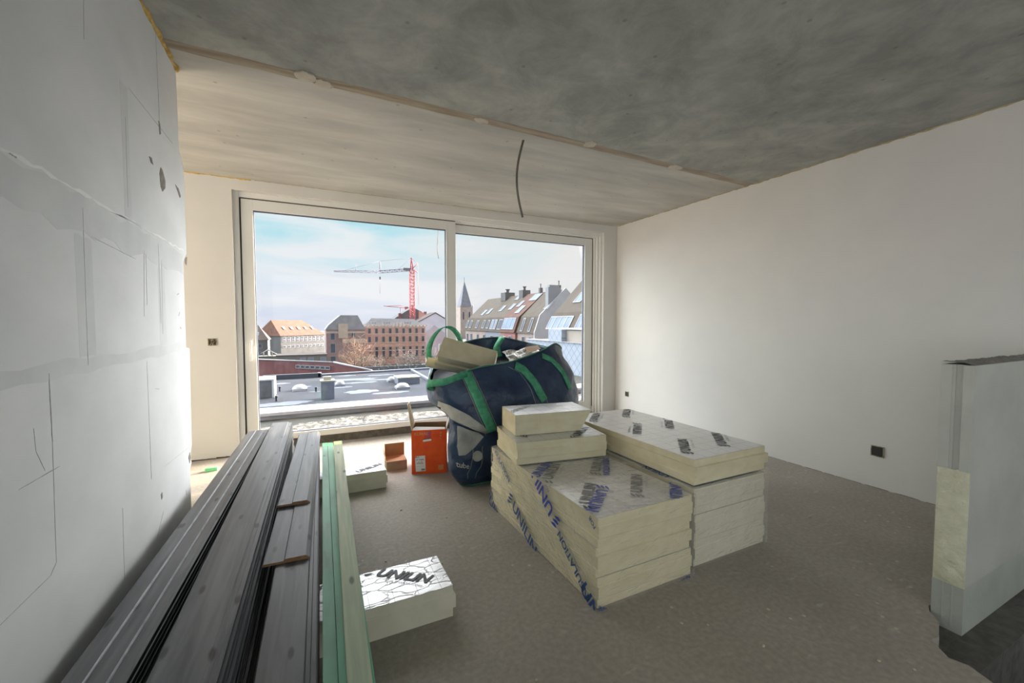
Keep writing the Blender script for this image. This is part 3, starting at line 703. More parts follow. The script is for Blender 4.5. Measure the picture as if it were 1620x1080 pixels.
def pur_board(loc, rz, W, L, H, label, group=None, words=(), foam=None, seed=0, **k):
    t = empty('insulation_board', loc, rz, label=label, cat='insulation board', group=group)
    board_core(W, L, H, **k).build('foam_core', foam or m_pur, t)
    foil_sheet(W, L, H, words, seed=seed).build('foil_facing', m_foamset, t, recalc=False)
    b = MB(); b.box(0.002, W - 0.002, 0.002, L - 0.002, -0.0009, 0.0); b.build('foil_backing', m_foil, t)
    return t
T = 0.1385; GAPZ = 0.140
SUB = 'FOR SMART LIVING'
A0 = (1.157, 1.495); AR = 0.006
for i, (dx, dy, tf, lab) in enumerate([(0, 0, 0.003, 'bottom insulation board of the left wrapped stack'), (-0.006, 0.006, 0.010, 'middle insulation board of the left wrapped stack'),
                                       (0.0, 0.0, 0.002, 'top foil-faced board of the left wrapped stack, carrying the two offcuts')]):
    wd = ()
    if i == 2:
        wd = [dict(x=0.45, y=0.235, a=47, s=0.082, sub=SUB), dict(x=0.13, y=0.245, a=47, s=0.082, sub=SUB), dict(x=0.13, y=0.60, a=47, s=0.082, sub=SUB),
              dict(x=0.45, y=0.58, a=47, s=0.082, sub=SUB), dict(x=0.45, y=0.95, a=47, s=0.082, sub=SUB)]
    pur_board((A0[0] + dx, A0[1] + dy, GAPZ * i + 0.001), AR, 0.60, 1.20, T, lab, 'boards in the left wrapped stack', wd, None, i, tf=tf, tr=0.006, gl=0.005, gb=0.005)
B0 = (1.822, 1.535)
for i, (dx, dy, tf, lab) in enumerate([(0, 0, 0.004, 'bottom insulation board of the right wrapped stack'), (0.002, 0.0, 0.002, 'second insulation board from the floor in the right stack'),
                                       (-0.002, 0.004, 0.002, 'third insulation board from the floor in the right stack, last one under film')]):
    pur_board((B0[0] + dx, B0[1] + dy, GAPZ * i + 0.001), 0.004, 0.585, 1.20, T, lab, 'boards in the right wrapped stack', (), m_purw, i + 5, tf=tf, tr=0.006, gl=0.005, gb=0.005)
wd = [dict(x=0.18, y=0.225, a=46, s=0.078, sub=SUB), dict(x=0.49, y=0.225, a=46, s=0.078, sub=SUB), dict(x=0.49, y=0.64, a=226, s=0.078, sub=SUB), dict(x=0.18, y=0.63, a=226, s=0.078, sub=SUB),
      dict(x=0.49, y=1.08, a=46, s=0.078, sub=SUB), dict(x=0.165, y=1.07, a=46, s=0.078, sub=SUB)]
pur_board((1.845, 1.562, 0.4275), 0.004, 0.60, 1.20, T, 'unwrapped foil-faced board with crumpled printed top on the right stack', None, wd, None, 9, tf=0.012, tr=0.014, gl=0.006, gb=0.006)
pur_board((1.128, 2.262, 0.4295), -0.143, 0.62, 0.44, 0.1370, 'wide offcut board lying on the left wrapped stack', None,
          [dict(x=0.50, y=0.12, a=46, s=0.075), dict(x=0.2, y=0.25, a=46, s=0.075)], None, 12, tf=0.003, tr=0.004, gl=0.006, gb=0.004)
pur_board((1.188, 2.400, 0.5705), -0.147, 0.55, 0.305, 0.1340, 'small foil-topped offcut with slanted end, topmost of the pile', None, [dict(x=0.10, y=0.18, a=40, s=0.06, m=2)], None, 14, tf=0.001, tr=0.0, gl=0.0, gb=0.0, slant=0.085)
pur_board((-0.600, 1.735, 0.0012), 0.0, 1.150, 0.262, T, 'foil-faced board on the floor under the near end of the planks', 'boards supporting the planks',
          [dict(x=0.965, y=0.165, a=-38, s=0.080, sub=SUB, shear=0.25), dict(x=0.42, y=0.15, a=-38, s=0.080, sub=SUB, shear=0.25)], m_purw, 17, tf=0.006, tr=0.012, gl=0, gb=0)
pur_board((-0.520, 3.375, 0.0012), -0.01, 1.045, 0.185, T, 'narrow foil-faced board on the floor under the far end of the planks', 'boards supporting the planks',
          [dict(x=0.93, y=0.10, a=30, s=0.07, logo=False)], m_purw, 19, tf=0.002, tr=0.010, gl=0, gb=0)
# thin tail of film hanging off the small offcut
tl = MB(); P = [(1.335, 2.368, 0.700), (1.336, 2.364, 0.66), (1.338, 2.360, 0.60), (1.345, 2.352, 0.580), (1.365, 2.318, 0.5722)]
for a, b in zip(P[:-1], P[1:]): tl.add([(a[0], a[1], a[2]), (a[0] + 0.004, a[1], a[2]), (b[0] + 0.004, b[1], b[2]), (b[0], b[1], b[2])], [(0, 1, 2, 3)])
tag(tl.build('packing_strap', mat('strap_pale', 'd8d3bd', rough=0.4)), 'thin pale strap hanging down the front of the small offcut', 'strap')

# stretched film round the two stacks, with its own blue print
def film_box(name, x0, x1, y0, y1, z1, label, prints, seed, top=True, skirt=None):
    mb = MB(); st = 0.022
    def grid(org, U, V, lu, lv, amp, nrm):
        nu, nv = max(2, int(lu / st)), max(2, int(lv / st)); vs = []
        for j in range(nv + 1):
            for i in range(nu + 1):
                p = Vector(org) + Vector(U) * (lu * i / nu) + Vector(V) * (lv * j / nv)
                e = min(1, min(i, nu - i) / 2, min(j, nv - j) / 2)
                d = abs(noise.noise(p * 9 + Vector((seed, 0, 0)))) * amp * e
                d += max(0, noise.noise(Vector((p.x * 4, p.y * 9 + p.z * 12, p.z * 3 + seed)))) * amp * 0.8 * e
                vs.append(p + Vector(nrm) * d)
        mb.add(vs, [(j * (nu + 1) + i, j * (nu + 1) + i + 1, (j + 1) * (nu + 1) + i + 1, (j + 1) * (nu + 1) + i) for j in range(nv) for i in range(nu)], 0, None, True)
    L_, W_ = y1 - y0, x1 - x0; z0 = 0.003
    grid((x0, y1, z0), (0, -1, 0), (0, 0, 1), L_, z1 - z0, 0.010, (-1, 0, 0))
    grid((x0, y0, z0), (1, 0, 0), (0, 0, 1), W_, z1 - z0, 0.006, (0, -1, 0))
    grid((x1, y0, z0), (0, 1, 0), (0, 0, 1), L_, z1 - z0, 0.006, (1, 0, 0))
    grid((x1, y1, z0), (-1, 0, 0), (0, 0, 1), W_, z1 - z0, 0.006, (0, 1, 0))
    if top: grid((x0, y0, z1), (1, 0, 0), (0, 1, 0), W_, L_, 0.0, (0, 0, 1))
    for F, rect, t, x, y, ang, s, mi, logo, sub in prints:
        tmp = MB(); word(tmp, t, x, y, math.radians(ang), s, 0.0, rect, 0, logo, sub, None, 0.012)
        mb.add(tmp.v, tmp.f, mi, F)
    o = mb.build(name, [m_film, m_blue, m_navy], None, recalc=False)
    return tag(o, label, 'plastic wrap')
ax0, ax1, ay0, ay1, az = 1.1475, 1.7665, 1.4780, 2.7080, 0.4265
FS = frame((ax0 - 0.0125, ay1, 0), (0, -1, 0), (0, 0, 1)); RS = (0.0, ay1 - ay0, 0.003, az)
FT = frame((ax0, ay0, az + 0.002), (1, 0, 0), (0, 1, 0)); RT = (0.0, ax1 - ax0, 0.0, 1.23)
FF = frame((ax0, ay0 - 0.007, 0), (1, 0, 0), (0, 0, 1)); RF = (0.0, ax1 - ax0, 0.003, az)
prints = [(FS, RS, 'UNILIN', 0.53, 0.075, -30, 0.105, 2, True, None), (FS, RS, 'UNILIN', 0.715, 0.40, 142, 0.105, 1, True, SUB), (FS, RS, 'INSULATION', 1.05, 0.125, 143, 0.058, 2, False, SUB),
          (FS, RS, 'UNILIN', -0.01, 0.06, -32, 0.10, 2, False, None), (FS, RS, 'INSULATION', 0.20, 0.365, -32, 0.052, 2, False, SUB), (FS, RS, 'UNILIN', 1.26, -0.035, -38, 0.105, 2, False, None),
          (FS, RS, 'FOR', 1.20, 0.40, 140, 0.03, 2, False, None),
          (FT, RT, 'UNILIN', 0.115, 0.165, 222, 0.085, 1, True, None), (FT, RT, 'INSULATION', 0.47, 0.54, 232, 0.055, 1, False, SUB), (FT, RT, 'UNILIN', 0.545, 0.07, 225, 0.085, 1, False, None),
          (FT, RT, 'UNILIN', 0.09, 0.66, 42, 0.085, 1, False, None),
          (FF, RF, 'UNILIN', 0.03, 0.0, -28, 0.035, 2, False, None), (FF, RF, 'UNILIN', 0.53, 0.0, 15, 0.03, 2, False, None)]
film_box('plastic_wrap', ax0, ax1, ay0, ay1, az, 'clear printed film stretched over the left stack of three boards', prints, 3)
FT2 = frame((1.806, 1.519, 0.4245), (1, 0, 0), (0, 1, 0))
film_box('plastic_wrap', 1.8080, 2.4200, 1.5190, 2.7480, 0.4225, 'clear film round the lower three boards of the right stack',
         [(FT2, (0.0, 0.6, 0, 1.2), 'INSULATION', 0.02, 0.98, 90, 0.05, 2, False, None), (FT2, (0, 0.6, 0, 1.2), 'UNILIN', 0.02, 0.3, 90, 0.06, 2, False, None)], 8, top=False)

# ------------------------------------------------------------------ planks
def plank_mesh(name, w, th, length, kind, mats):
    """cladding plank: cross-section swept along y"""
    g = 0.0050
    if kind == 'groove':
        xs = [0.37, 0.735]
        top = [(0, th - 0.003), (0.004, th)]
        for f in xs: top += [(w * f - g, th), (w * f, th - 0.005), (w * f + g * 0.6, th - 0.005), (w * f + g, th)]
        top += [(w - 0.006, th), (w, th - 0.004)]
    elif kind == 'step':
        s = w * 0.47; top = [(0, th - 0.009), (0.003, th - 0.007), (s - 0.004, th - 0.007), (s, th), (w - 0.014, th), (w, th - 0.012)]
    else:
        top = [(0, th - 0.003), (0.004, th), (w * 0.80, th), (w * 0.80 + 0.004, th - 0.007), (w * 0.9, th - 0.007), (w * 0.9 + 0.002, th - 0.010), (w, th - 0.010)]
    poly = [(w, 0.0), (0, 0.0)] + top
    mb = MB(); n = len(poly); vs = [(x, 0, z) for x, z in poly] + [(x, length, z) for x, z in poly]
    for i in range(n):
        j = (i + 1) % n; side = (i in (1, n - 1)) or i == 0
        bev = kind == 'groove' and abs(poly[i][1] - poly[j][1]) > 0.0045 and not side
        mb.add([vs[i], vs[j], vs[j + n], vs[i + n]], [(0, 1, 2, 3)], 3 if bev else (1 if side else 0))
    mb.add(vs, [tuple(range(n))], 2); mb.add(vs, [tuple(range(n, 2 * n))], 2)
    o = mb.build(name, mats)
    return o.data, o
pm = [m_plank, m_plankside, m_plankside, mat('groove_highlight', '8b9098', 'a4a9ae', 30, rough=0.5)]  # last slot: bevel highlight painted into the groove faces as a lighter colour
def stack_planks(x0, slope, y0, y1, z0, z1, w, kind, n, toplabel, restlabel, group, seed, fan=0.0, jit=0.004):
    rnd = random.Random(seed); me = None; th = (z1 - z0) / n
    for i in range(n):
        top = i == n - 1
        if me is None:
            me, o = plank_mesh('cladding_plank', w, th - 0.0006, y1 - y0, kind, pm)
        else:
            o = o.copy(); COL.objects.link(o)
        jx = 0 if top else rnd.uniform(-jit, jit) + fan * (1 - i / n)
        a = -math.atan(slope) + (0 if top else rnd.uniform(-1, 1) * 0.0006)
        yy = y0 - (0 if top else rnd.uniform(0, 0.05)) - rnd.uniform(0, 0.004) + (0.0 if top else 0.02)
        o.location = (x0 + slope * yy + jx, yy, z0 + th * i + 0.0003); o.rotation_euler = (0, 0, a)
        tag(o, toplabel if top else restlabel, 'plank', group)
ZB = 0.1425
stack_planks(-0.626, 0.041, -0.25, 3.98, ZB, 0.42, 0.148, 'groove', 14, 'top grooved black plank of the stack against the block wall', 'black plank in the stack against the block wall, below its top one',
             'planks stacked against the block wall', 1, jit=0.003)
stack_planks(-0.392, 0.023, -0.25, 4.02, ZB, 0.46, 0.150, 'groove2', 16, 'top black plank of the tallest stack, second from the wall', 'black plank under the top one in the tallest stack',
             'planks in the tall middle stack', 2, fan=0.020)
stack_planks(-0.178, 0.021, -0.25, 3.86, ZB, 0.36, 0.150, 'groove2', 11, 'wide top black plank with pale knots, beside the green battens', 'black plank under the top one in the stack beside the green battens',
             'planks stacked beside the green battens', 3, fan=0.004, jit=0.002)
# two short stepped planks lying on the third stack
for i, (x, y, z, w, a, ln, lab) in enumerate([(-0.182, 1.83, 0.3615, 0.165, -0.041, 2.04, 'lower short plank with stepped face and fresh sawn end'), (-0.164, 2.36, 0.3785, 0.150, -0.050, 1.48, 'upper short plank with sawn end, lying furthest from the camera')]):
    me, o = plank_mesh('short_plank', w, 0.0165, ln, 'step', [m_plank, m_plankside, m_plankend])
    o.location = (x, y, z); o.rotation_euler = (0, 0, a); tag(o, lab, 'plank', 'short planks on the third stack')
# battens
def batten(x0, slope, y0, y1, z0, z1, w, mats, label, group, endm=None, name='batten'):
    mb = MB(); L = y1 - y0; e = 0.10
    mb.box(0, w, 0, L - e, 0, z1 - z0, 0); mb.box(0, w, L - e, L, 0, z1 - z0, 1)
    # drop the doubled faces between shaft and painted end
    o = mb.build(name, mats, None, 0.0015); o.location = (x0 + slope * y0, y0, z0); o.rotation_euler = (0, 0, -math.atan(slope))
    tag(o, label, 'batten', group)
G = 'green treated battens beside the planks'
batten(-0.016, 0.025, -0.25, 3.55, ZB, 0.2515, 0.0375, [m_green, m_sprayend], 'lower green batten next to the black planks', G)
batten(-0.016, 0.025, -0.25, 3.56, 0.252, 0.3600, 0.0375, [m_green, m_sprayend], 'upper green batten next to the black planks', G)
batten(0.0225, 0.025, -0.25, 3.54, ZB, 0.2515, 0.0375, [m_green, m_sprayend], 'lower green batten in the middle column', G)
batten(0.0225, 0.025, -0.25, 3.55, 0.252, 0.3600, 0.0375, [m_green, m_sprayend], 'upper green batten in the middle column', G)
batten(0.0640, 0.0262, -0.25, 3.44, ZB, 0.2515, 0.0450, [m_palegreen, m_paleend], 'lower green batten on the open floor side', G)
batten(0.0640, 0.0262, -0.25, 3.43, 0.252, 0.3600, 0.0450, [m_palegreen, m_paleend], 'upper green batten on the open floor side', G)
batten(0.0300, 0.0345, -0.25, 3.37, 0.3606, 0.4150, 0.0580, [m_pale, m_paleend], 'pale grained batten lying on top of the green ones', None)
of = MB(); of.box(-0.045, 0.045, -0.02, 0.02, 0.0, 0.03)
tag(of.build('wood_offcut', m_sprayend, None, 0.002, loc=(-0.80, 4.42, 0.0003)), 'small bright green wood offcut on the floor left of the window', 'offcut')

# ------------------------------------------------------------------ boxes
m_card = mat('brown_cardboard', '86705e', '94806d', 12, rough=0.85, bump=0.1)
m_cardin = mat('cardboard_inside', '8d7350', '9a8060', 12, rough=0.85)
m_orange = mat('orange_carton', 'e34a0c', 'ea5a12', 14, rough=0.55)
m_pink = mat('pink_logo_patch', 'b84a5c', rough=0.6)
m_paper = mat('white_label', 'e6e4e0', rough=0.6); m_red = mat('red_print', 'b3202c', rough=0.6)
m_opale = mat('pale_orange_print', 'd98a5a', rough=0.6)
m_cardlit = mat('sunlit_card_tint', 'd8c39a', rough=0.8)  # flap card with the sunlight on it mixed into the colour
bx = empty('orange_carton', (0.768, 3.560, 0.0005), -0.315, label='tall open orange carton with white label on the floor by the window', cat='box')
w, d, h = 0.296, 0.29, 0.380; t = 0.004
c = MB()
c.box(0, w, 0, t, 0, h); c.box(0, w, d - t, d, 0, h + 0.0); c.box(0, t, t, d - t, 0, h); c.box(w - t, w, t, d - t, 0, h); c.box(t, w - t, t, d - t, 0, t)
c.build('carton_body', m_orange, bx)
li = MB(); li.box(t, w - t, d - t - 0.002, d - t, t, h + 0.003); li.box(t, t + 0.002, t, d - t - 0.002, t, h - 0.004); li.box(w - t - 0.002, w - t, t, d - t - 0.002, t, h - 0.004)
li.build('carton_lining', m_cardin, bx)
fl_ = MB(); fl_.add([(-0.001, 0.002, h), (-0.001, d - 0.002, h), (-0.045, d - 0.012, h + 0.200), (-0.038, 0.060, h + 0.215), (0.003, 0.002, h), (0.003, d - 0.002, h), (-0.041, d - 0.012, h + 0.200), (-0.034, 0.060, h + 0.215)],
        [(0, 1, 2, 3), (7, 6, 5, 4), (0, 3, 7, 4), (1, 5, 6, 2), (3, 2, 6, 7)])
fl_.build('flap', m_cardlit, bx)
f2 = MB(); f2.add([(w + 0.001, 0.002, h), (w + 0.001, d - 0.002, h), (w + 0.050, d - 0.012, h + 0.125), (w + 0.045, 0.03, h + 0.125), (w - 0.003, 0.002, h), (w - 0.003, d - 0.002, h), (w + 0.046, d - 0.012, h + 0.125), (w + 0.041, 0.03, h + 0.125)],
        [(0, 1, 2, 3), (7, 6, 5, 4), (0, 3, 7, 4), (1, 5, 6, 2), (3, 2, 6, 7)])
f2.build('flap', mat('grey_card', 'b9b4ae', rough=0.8), bx)
pp = MB(); pp.add([(0.006, 0.006, h - 0.002), (w - 0.01, 0.006, h + 0.003), (w - 0.012, 0.07, h + 0.004), (0.03, 0.09, h + 0.010), (0.012, 0.05, h + 0.008)], [(0, 1, 2, 3, 4)])
pp.box(0.008, w - 0.012, 0.008, 0.07, h - 0.05, h - 0.004)
pp.build('white_liner_bag', m_paper, bx)
FB = frame((0, -0.0008, 0), (1, 0, 0), (0, 0, 1))
pr = MB(); pr.add([(0.035, 0.02, 0), (0.118, 0.024, 0), (0.114, 0.160, 0), (0.028, 0.155, 0)], [(0, 1, 2, 3)], 0, FB)
FB2 = frame((0, -0.0014, 0), (1, 0, 0), (0, 0, 1)); rc = None
def put(t, x, y, s, mi, ang=0, wgt=0.02):
    print_on(pr, text_geo(t, s, wgt * s), FB2 @ Matrix.Translation((x, y, 0)) @ Matrix.Rotation(math.radians(ang), 4, 'Z'), None, mi)
put('MLA', 0.045, 0.147, 0.018, 1); put('LF 170/095', 0.072, 0.124, 0.015, 2); put('10 x 170', 0.072, 0.104, 0.011, 2); put('ROHLEX', 0.072, 0.092, 0.015, 1)
for i in range(12): pr.add([(0.082 + i * 0.0026, 0.030, 0), (0.0832 + i * 0.0026 + 0.0008 * (i % 2), 0.030, 0), (0.0832 + i * 0.0026 + 0.0008 * (i % 2), 0.046, 0), (0.082 + i * 0.0026, 0.046, 0)], [(0, 1, 2, 3)], 2, FB2)
pr.add([(0.037, 0.066, 0), (0.110, 0.069, 0), (0.110, 0.070, 0), (0.037, 0.067, 0)], [(0, 1, 2, 3)], 2, FB2)
pr.build('shipping_label', [m_paper, m_red, m_black], bx, recalc=False)
p2 = MB(); p2.add([(0.112, 0.312, 0), (0.165, 0.316, 0), (0.168, 0.372, 0), (0.128, 0.369, 0)], [(0, 1, 2, 3)], 0, FB); p2.build('pink_patch', m_pink, bx, recalc=False)
p2 = MB(); print_on(p2, text_geo('KLIMAS', 0.036, 0.001), FB2 @ Matrix.Translation((0.082, 0.348, 0)), None, 0); p2.build('carton_lettering', m_opale, bx, recalc=False)
p2 = MB(); p2.add([(0.225, 0.028, 0), (0.270, 0.030, 0), (0.270, 0.074, 0), (0.225, 0.072, 0)], [(0, 1, 2, 3)], 0, FB); p2.build('printed_square', m_opale, bx, recalc=False)
for i, (z, q) in enumerate([(0.352, 0.010), (0.328, 0.008), (0.304, 0.005)]):
    p2 = MB(); p2.add([(0.246, z - q, 0), (0.253 + q * 0.4, z, 0), (0.249, z + q, 0), (0.242 - q * 0.3, z, 0)], [(0, 1, 2, 3)], 0, FB); p2.build('handling_symbol', m_opale, bx, recalc=False)
hh = MB()
hole = [(0.105 + 0.009 * math.cos(a), 0.291 + 0.009 * math.sin(a), 0) for a in [math.pi / 2 + math.pi * i / 8 for i in range(9)]] + [(0.160 + 0.009 * math.cos(a), 0.298 + 0.009 * math.sin(a), 0) for a in [-math.pi / 2 + math.pi * i / 8 for i in range(9)]]
hh.add([(x, y + 0.004, 0) for x, y, z in hole], [tuple(range(18))], 1, FB); hh.add([(x, y - 0.003, 0) for x, y, z in hole], [tuple(range(18))], 0, FB2)
hh.build('hand_hole', [m_paper, m_black], bx, recalc=False)

cb2 = empty('brown_carton', (0.585, 3.725, 0.0005), -0.05, label='low brown cardboard box standing open beside the orange carton', cat='box')
w, d, h = 0.176, 0.16, 0.082
c = MB(); c.box(0, w, 0, 0.004, 0, h); c.box(0, 0.004, 0.004, d, 0, h); c.box(w - 0.004, w, 0.004, d, 0, h); c.box(0.004, w - 0.004, 0.004, d, 0, 0.004)
c.build('carton_body', m_card, cb2)
c = MB(); c.box(0.002, w, d - 0.004, d, 0, 0.200); c.build('back_panel', m_cardin, cb2)
c = MB(); c.add([(0.004, 0.002, h - 0.012), (w - 0.004, 0.002, h - 0.012), (w - 0.004, d - 0.005, h + 0.005), (0.004, d - 0.005, h + 0.005)], [(0, 1, 2, 3)]); c.build('inner_flap', mat('card_flap', 'b98a6a', rough=0.85), cb2)
c = MB(); c.add([(-0.002, 0.0, h), (-0.002, d, h), (-0.010, d, 0.195), (-0.022, 0.055, 0.150), (0.002, 0.0, h), (0.002, d, h), (-0.006, d, 0.195), (-0.018, 0.055, 0.150)], [(0, 1, 2, 3), (7, 6, 5, 4), (3, 2, 6, 7), (0, 3, 7, 4)])
c.build('flap', m_cardlit, cb2)

# ------------------------------------------------------------------ big bag
m_bag = mat('navy_woven_plastic', '172b49', '2f4867', 7, rough=0.38, bump=0.8, bscale=11, bdist=0.02, lo=0.35, hi=0.7, spec=0.6)
m_bagin = mat('bag_inside', '151d28', '222d3a', 9, rough=0.6, bump=0.5, bscale=20, bdist=0.01)
m_web = mat('green_webbing', '3f8f6b', '57a884', 30, rough=0.75, bump=0.2, bscale=200, stretch=(1, 1, 1))
m_bprint = mat('pale_bag_print', '9da09c', 'b0b2ad', 12, rough=0.5, bump=0.4, bscale=18, bdist=0.01)
m_stitch = mat('pale_stitching', 'a9a48f', rough=0.7)
RINGS = [
 # z / list of (x, y, z)
 [(1.07,3.15,0),(1.30,3.10,0),(1.60,3.08,0),(1.90,3.08,0),(2.14,3.22,0),(2.24,3.6,0),(2.10,3.98,0),(1.65,4.06,0),(1.32,4.0,0),(1.24,3.68,0)],
 [(0.975,3.10,.12),(1.26,3.03,.10),(1.60,3.02,.12),(1.92,3.03,.12),(2.20,3.18,.12),(2.30,3.6,.12),(2.15,4.04,.12),(1.65,4.12,.12),(1.30,4.06,.12),(1.22,3.68,.12)],
 [(0.952,3.10,.34),(1.20,2.99,.24),(1.58,2.98,.26),(1.94,2.98,.30),(2.24,3.14,.32),(2.36,3.6,.34),(2.20,4.08,.34),(1.65,4.16,.34),(1.27,4.08,.34),(1.20,3.68,.34)],
 [(0.972,3.12,.555),(1.15,3.04,.44),(1.50,2.985,.40),(1.92,2.98,.46),(2.22,3.14,.48),(2.36,3.6,.5),(2.20,4.10,.5),(1.65,4.18,.5),(1.22,4.10,.52),(1.14,3.66,.55)],
 [(0.905,3.14,.625),(1.13,2.97,.52),(1.50,2.955,.50),(1.90,2.97,.56),(2.20,3.14,.60),(2.36,3.6,.62),(2.20,4.10,.62),(1.66,4.18,.62),(1.12,4.10,.64),(0.93,3.60,.65)],
 [(0.865,3.12,.76),(1.12,2.98,.72),(1.48,2.98,.74),(1.86,3.02,.80),(2.15,3.18,.84),(2.34,3.6,.80),(2.20,4.12,.84),(1.70,4.20,.86),(1.20,4.12,.84),(0.93,3.60,.80)],
 [(0.845,3.12,.850),(1.17,3.06,.945),(1.50,3.12,.975),(1.80,3.17,1.045),(2.03,3.26,1.110),(2.26,3.55,1.035),(2.20,4.10,1.075),(1.86,4.20,1.14),(1.42,4.16,1.085),(1.02,3.70,.93)]]
def cr(p0, p1, p2, p3, t):
    return 0.5 * ((2 * p1) + (p2 - p0) * t + (2 * p0 - 5 * p1 + 4 * p2 - p3) * t * t + (3 * p1 - p0 - 3 * p2 + p3) * t ** 3)
def ring_at(v):
    i = min(int(v), len(RINGS) - 2); t = v - i; out = []
    g = lambda q: RINGS[max(0, min(len(RINGS) - 1, q))]
    for k in range(10):
        P = [Vector(g(i + q)[k]) for q in (-1, 0, 1, 2)]
        out.append(cr(*P, t))
    return out
NU, NV = 110, 54; bag = []
for j in range(NV + 1):
    v = (len(RINGS) - 1) * j / NV; R_ = ring_at(v); row = []
    for i in range(NU):
        u = 10 * i / NU; k = int(u); t = u - k
        p = cr(R_[(k - 1) % 10], R_[k], R_[(k + 1) % 10], R_[(k + 2) % 10], t)
        c = Vector((1.6, 3.6, p.z)); d = (p - c).normalized()
        q = Vector((p.x * 2.2, p.y * 2.2, p.z * 4.5))
        n_ = noise.noise(q) * 0.022 + noise.noise(q * 2.6 + Vector((p.z * 3, 0, 0))) * 0.014 - abs(noise.noise(Vector((p.x * 3.1 - p.z * 4.2, p.y * 3, p.z * 2.2 + 9)))) * 0.030 + (0.5 - abs(noise.noise(Vector((p.x * 5 + p.z * 4, p.y * 5, p.z * 6))))) * 0.012
        fz = min(1, p.z / 0.06) if j < NV * 0.5 else 1 - 0.5 * max(0, (v - 5.5) / 0.5)
        row.append(p + d * n_ * fz)
    bag.append(row)
bg_ = empty('big_bag', (1.6, 3.6, 0), 0, label='large open navy rubble bag with green straps before the window', cat='bag')
OB = Vector((1.6, 3.6, 0))
mb = MB(); mb.add([p - OB for r in bag for p in r], [(j * NU + i, j * NU + (i + 1) % NU, (j + 1) * NU + (i + 1) % NU, (j + 1) * NU + i) for j in range(NV) for i in range(NU)] + [tuple(range(NU - 1, -1, -1))], 0, None, True)
body = mb.build('bag_body', m_bag, bg_)
so = body.modifiers.new('thickness', 'SOLIDIFY'); so.thickness = 0.004; so.offset = -1; so.material_offset = 0
bvh = BVHTree.FromPolygons([tuple(p) for r in bag for p in r], [(j * NU + i, j * NU + (i + 1) % NU, (j + 1) * NU + (i + 1) % NU, (j + 1) * NU + i) for j in range(NV) for i in range(NU)])
def onbag(x, z, off=0.004, y0=2.5, dr=(0, 1, 0)):
    hit, n_, idx, dist = bvh.ray_cast(Vector((x, y0, z)), Vector(dr))
    if hit is None or hit.y > 3.45:
        hit, n_, idx, dist = bvh.find_nearest(Vector((x, 3.05, z - 0.01)))
    if n_.dot(Vector(dr)) > 0: n_ = -n_
    return hit + n_ * off
def strap_on(path, width, name, off=0.006, m=m_web, parent=bg_, seg=10):
    """webbing laid on the bag's front along (x, z) points"""
    pts = []
    for a, b in zip(path[:-1], path[1:]):
        for i in range(seg): pts.append((a[0] + (b[0] - a[0]) * i / seg, a[1] + (b[1] - a[1]) * i / seg))
    pts.append(path[-1]); vs = []
    for i, (x, z) in enumerate(pts):
        a = pts[max(0, i - 1)]; b = pts[min(len(pts) - 1, i + 1)]; dx, dz = b[0] - a[0], b[1] - a[1]; l = math.hypot(dx, dz) or 1
        for s in (-1, -0.34, 0.34, 1): vs.append(onbag(x - dz / l * s * width / 2, z + dx / l * s * width / 2, off) - OB)
    mb = MB(); mb.add(vs, [(i * 4 + j, i * 4 + j + 1, i * 4 + 5 + j, i * 4 + 4 + j) for i in range(len(pts) - 1) for j in range(3)], 0, None, True)
    o = mb.build(name, m, parent)
    if width > 0.01:
        s = o.modifiers.new('thickness', 'SOLIDIFY'); s.thickness = 0.003; s.offset = 0
    return o
def strap_free(pts, width, name, wdir, parent=bg_, m=m_web, n=6):
    P = [Vector(p) for p in pts]; Q = []
    for i in range(len(P) - 1):
        a = P[max(0, i - 1)]; d = P[min(len(P) - 1, i + 2)]
        for k in range(n): Q.append(cr(a, P[i], P[i + 1], d, k / n))
    Q.append(P[-1]); vs = []; L_ = len(Q)
    for i, p in enumerate(Q):
        w = Vector(wdir[0]).lerp(Vector(wdir[1]), i / (L_ - 1)).normalized() * width / 2
        vs += [p - w - OB, p + w - OB]
    mb = MB(); mb.add(vs, [(2 * i, 2 * i + 1, 2 * i + 3, 2 * i + 2) for i in range(L_ - 1)], 0, None, True)
    o = mb.build(name, m, parent); s = o.modifiers.new('thickness', 'SOLIDIFY'); s.thickness = 0.004; s.offset = 0
    return o
# hems round the rim
rim = MB(); rim.tube([p + Vector((0, 0, 0.002)) - OB for p in bag[-1]] + [bag[-1][0] + Vector((0, 0, 0.002)) - OB], 0.0065, 6); rim.build('rim_hem', mat('hem_green', '3f6d5c', '4f8370', 30, rough=0.7), bg_)
strap_on([(1.085, 0.915), (1.13, 0.78), (1.20, 0.60), (1.265, 0.455)], 0.075, 'strap')
strap_on([(1.54, 0.945), (1.60, 0.91), (1.66, 0.82), (1.70, 0.73), (1.735, 0.66)], 0.070, 'strap')
strap_on([(1.82, 1.015), (1.91, 0.975), (1.98, 0.88), (2.04, 0.73)], 0.050, 'strap')
strap_free([(1.09, 3.03, 0.915), (1.00, 3.00, 0.895), (0.90, 3.02, 0.86), (0.83, 3.07, 0.85), (0.80, 3.12, 0.835), (0.82, 3.17, 0.81), (0.86, 3.16, 0.80)], 0.055, 'strap', ((0.1, 0, 1), (0.1, 0.2, 1)))
strap_free([(1.00, 3.82, 0.96), (0.99, 3.80, 1.06), (1.04, 3.80, 1.18), (1.14, 3.82, 1.262), (1.25, 3.86, 1.235), (1.34, 3.92, 1.12), (1.36, 3.98, 0.98)], 0.055, 'strap', ((0.9, -0.5, 0.25), (0.9, 0.4, 0.3)))
strap_free([(1.90, 4.17, 1.15), (1.86, 4.10, 1.13), (1.78, 4.04, 1.04), (1.80, 4.02, 0.94)], 0.075, 'strap', ((1, -0.3, 0.1), (1, -0.3, 0.3)))
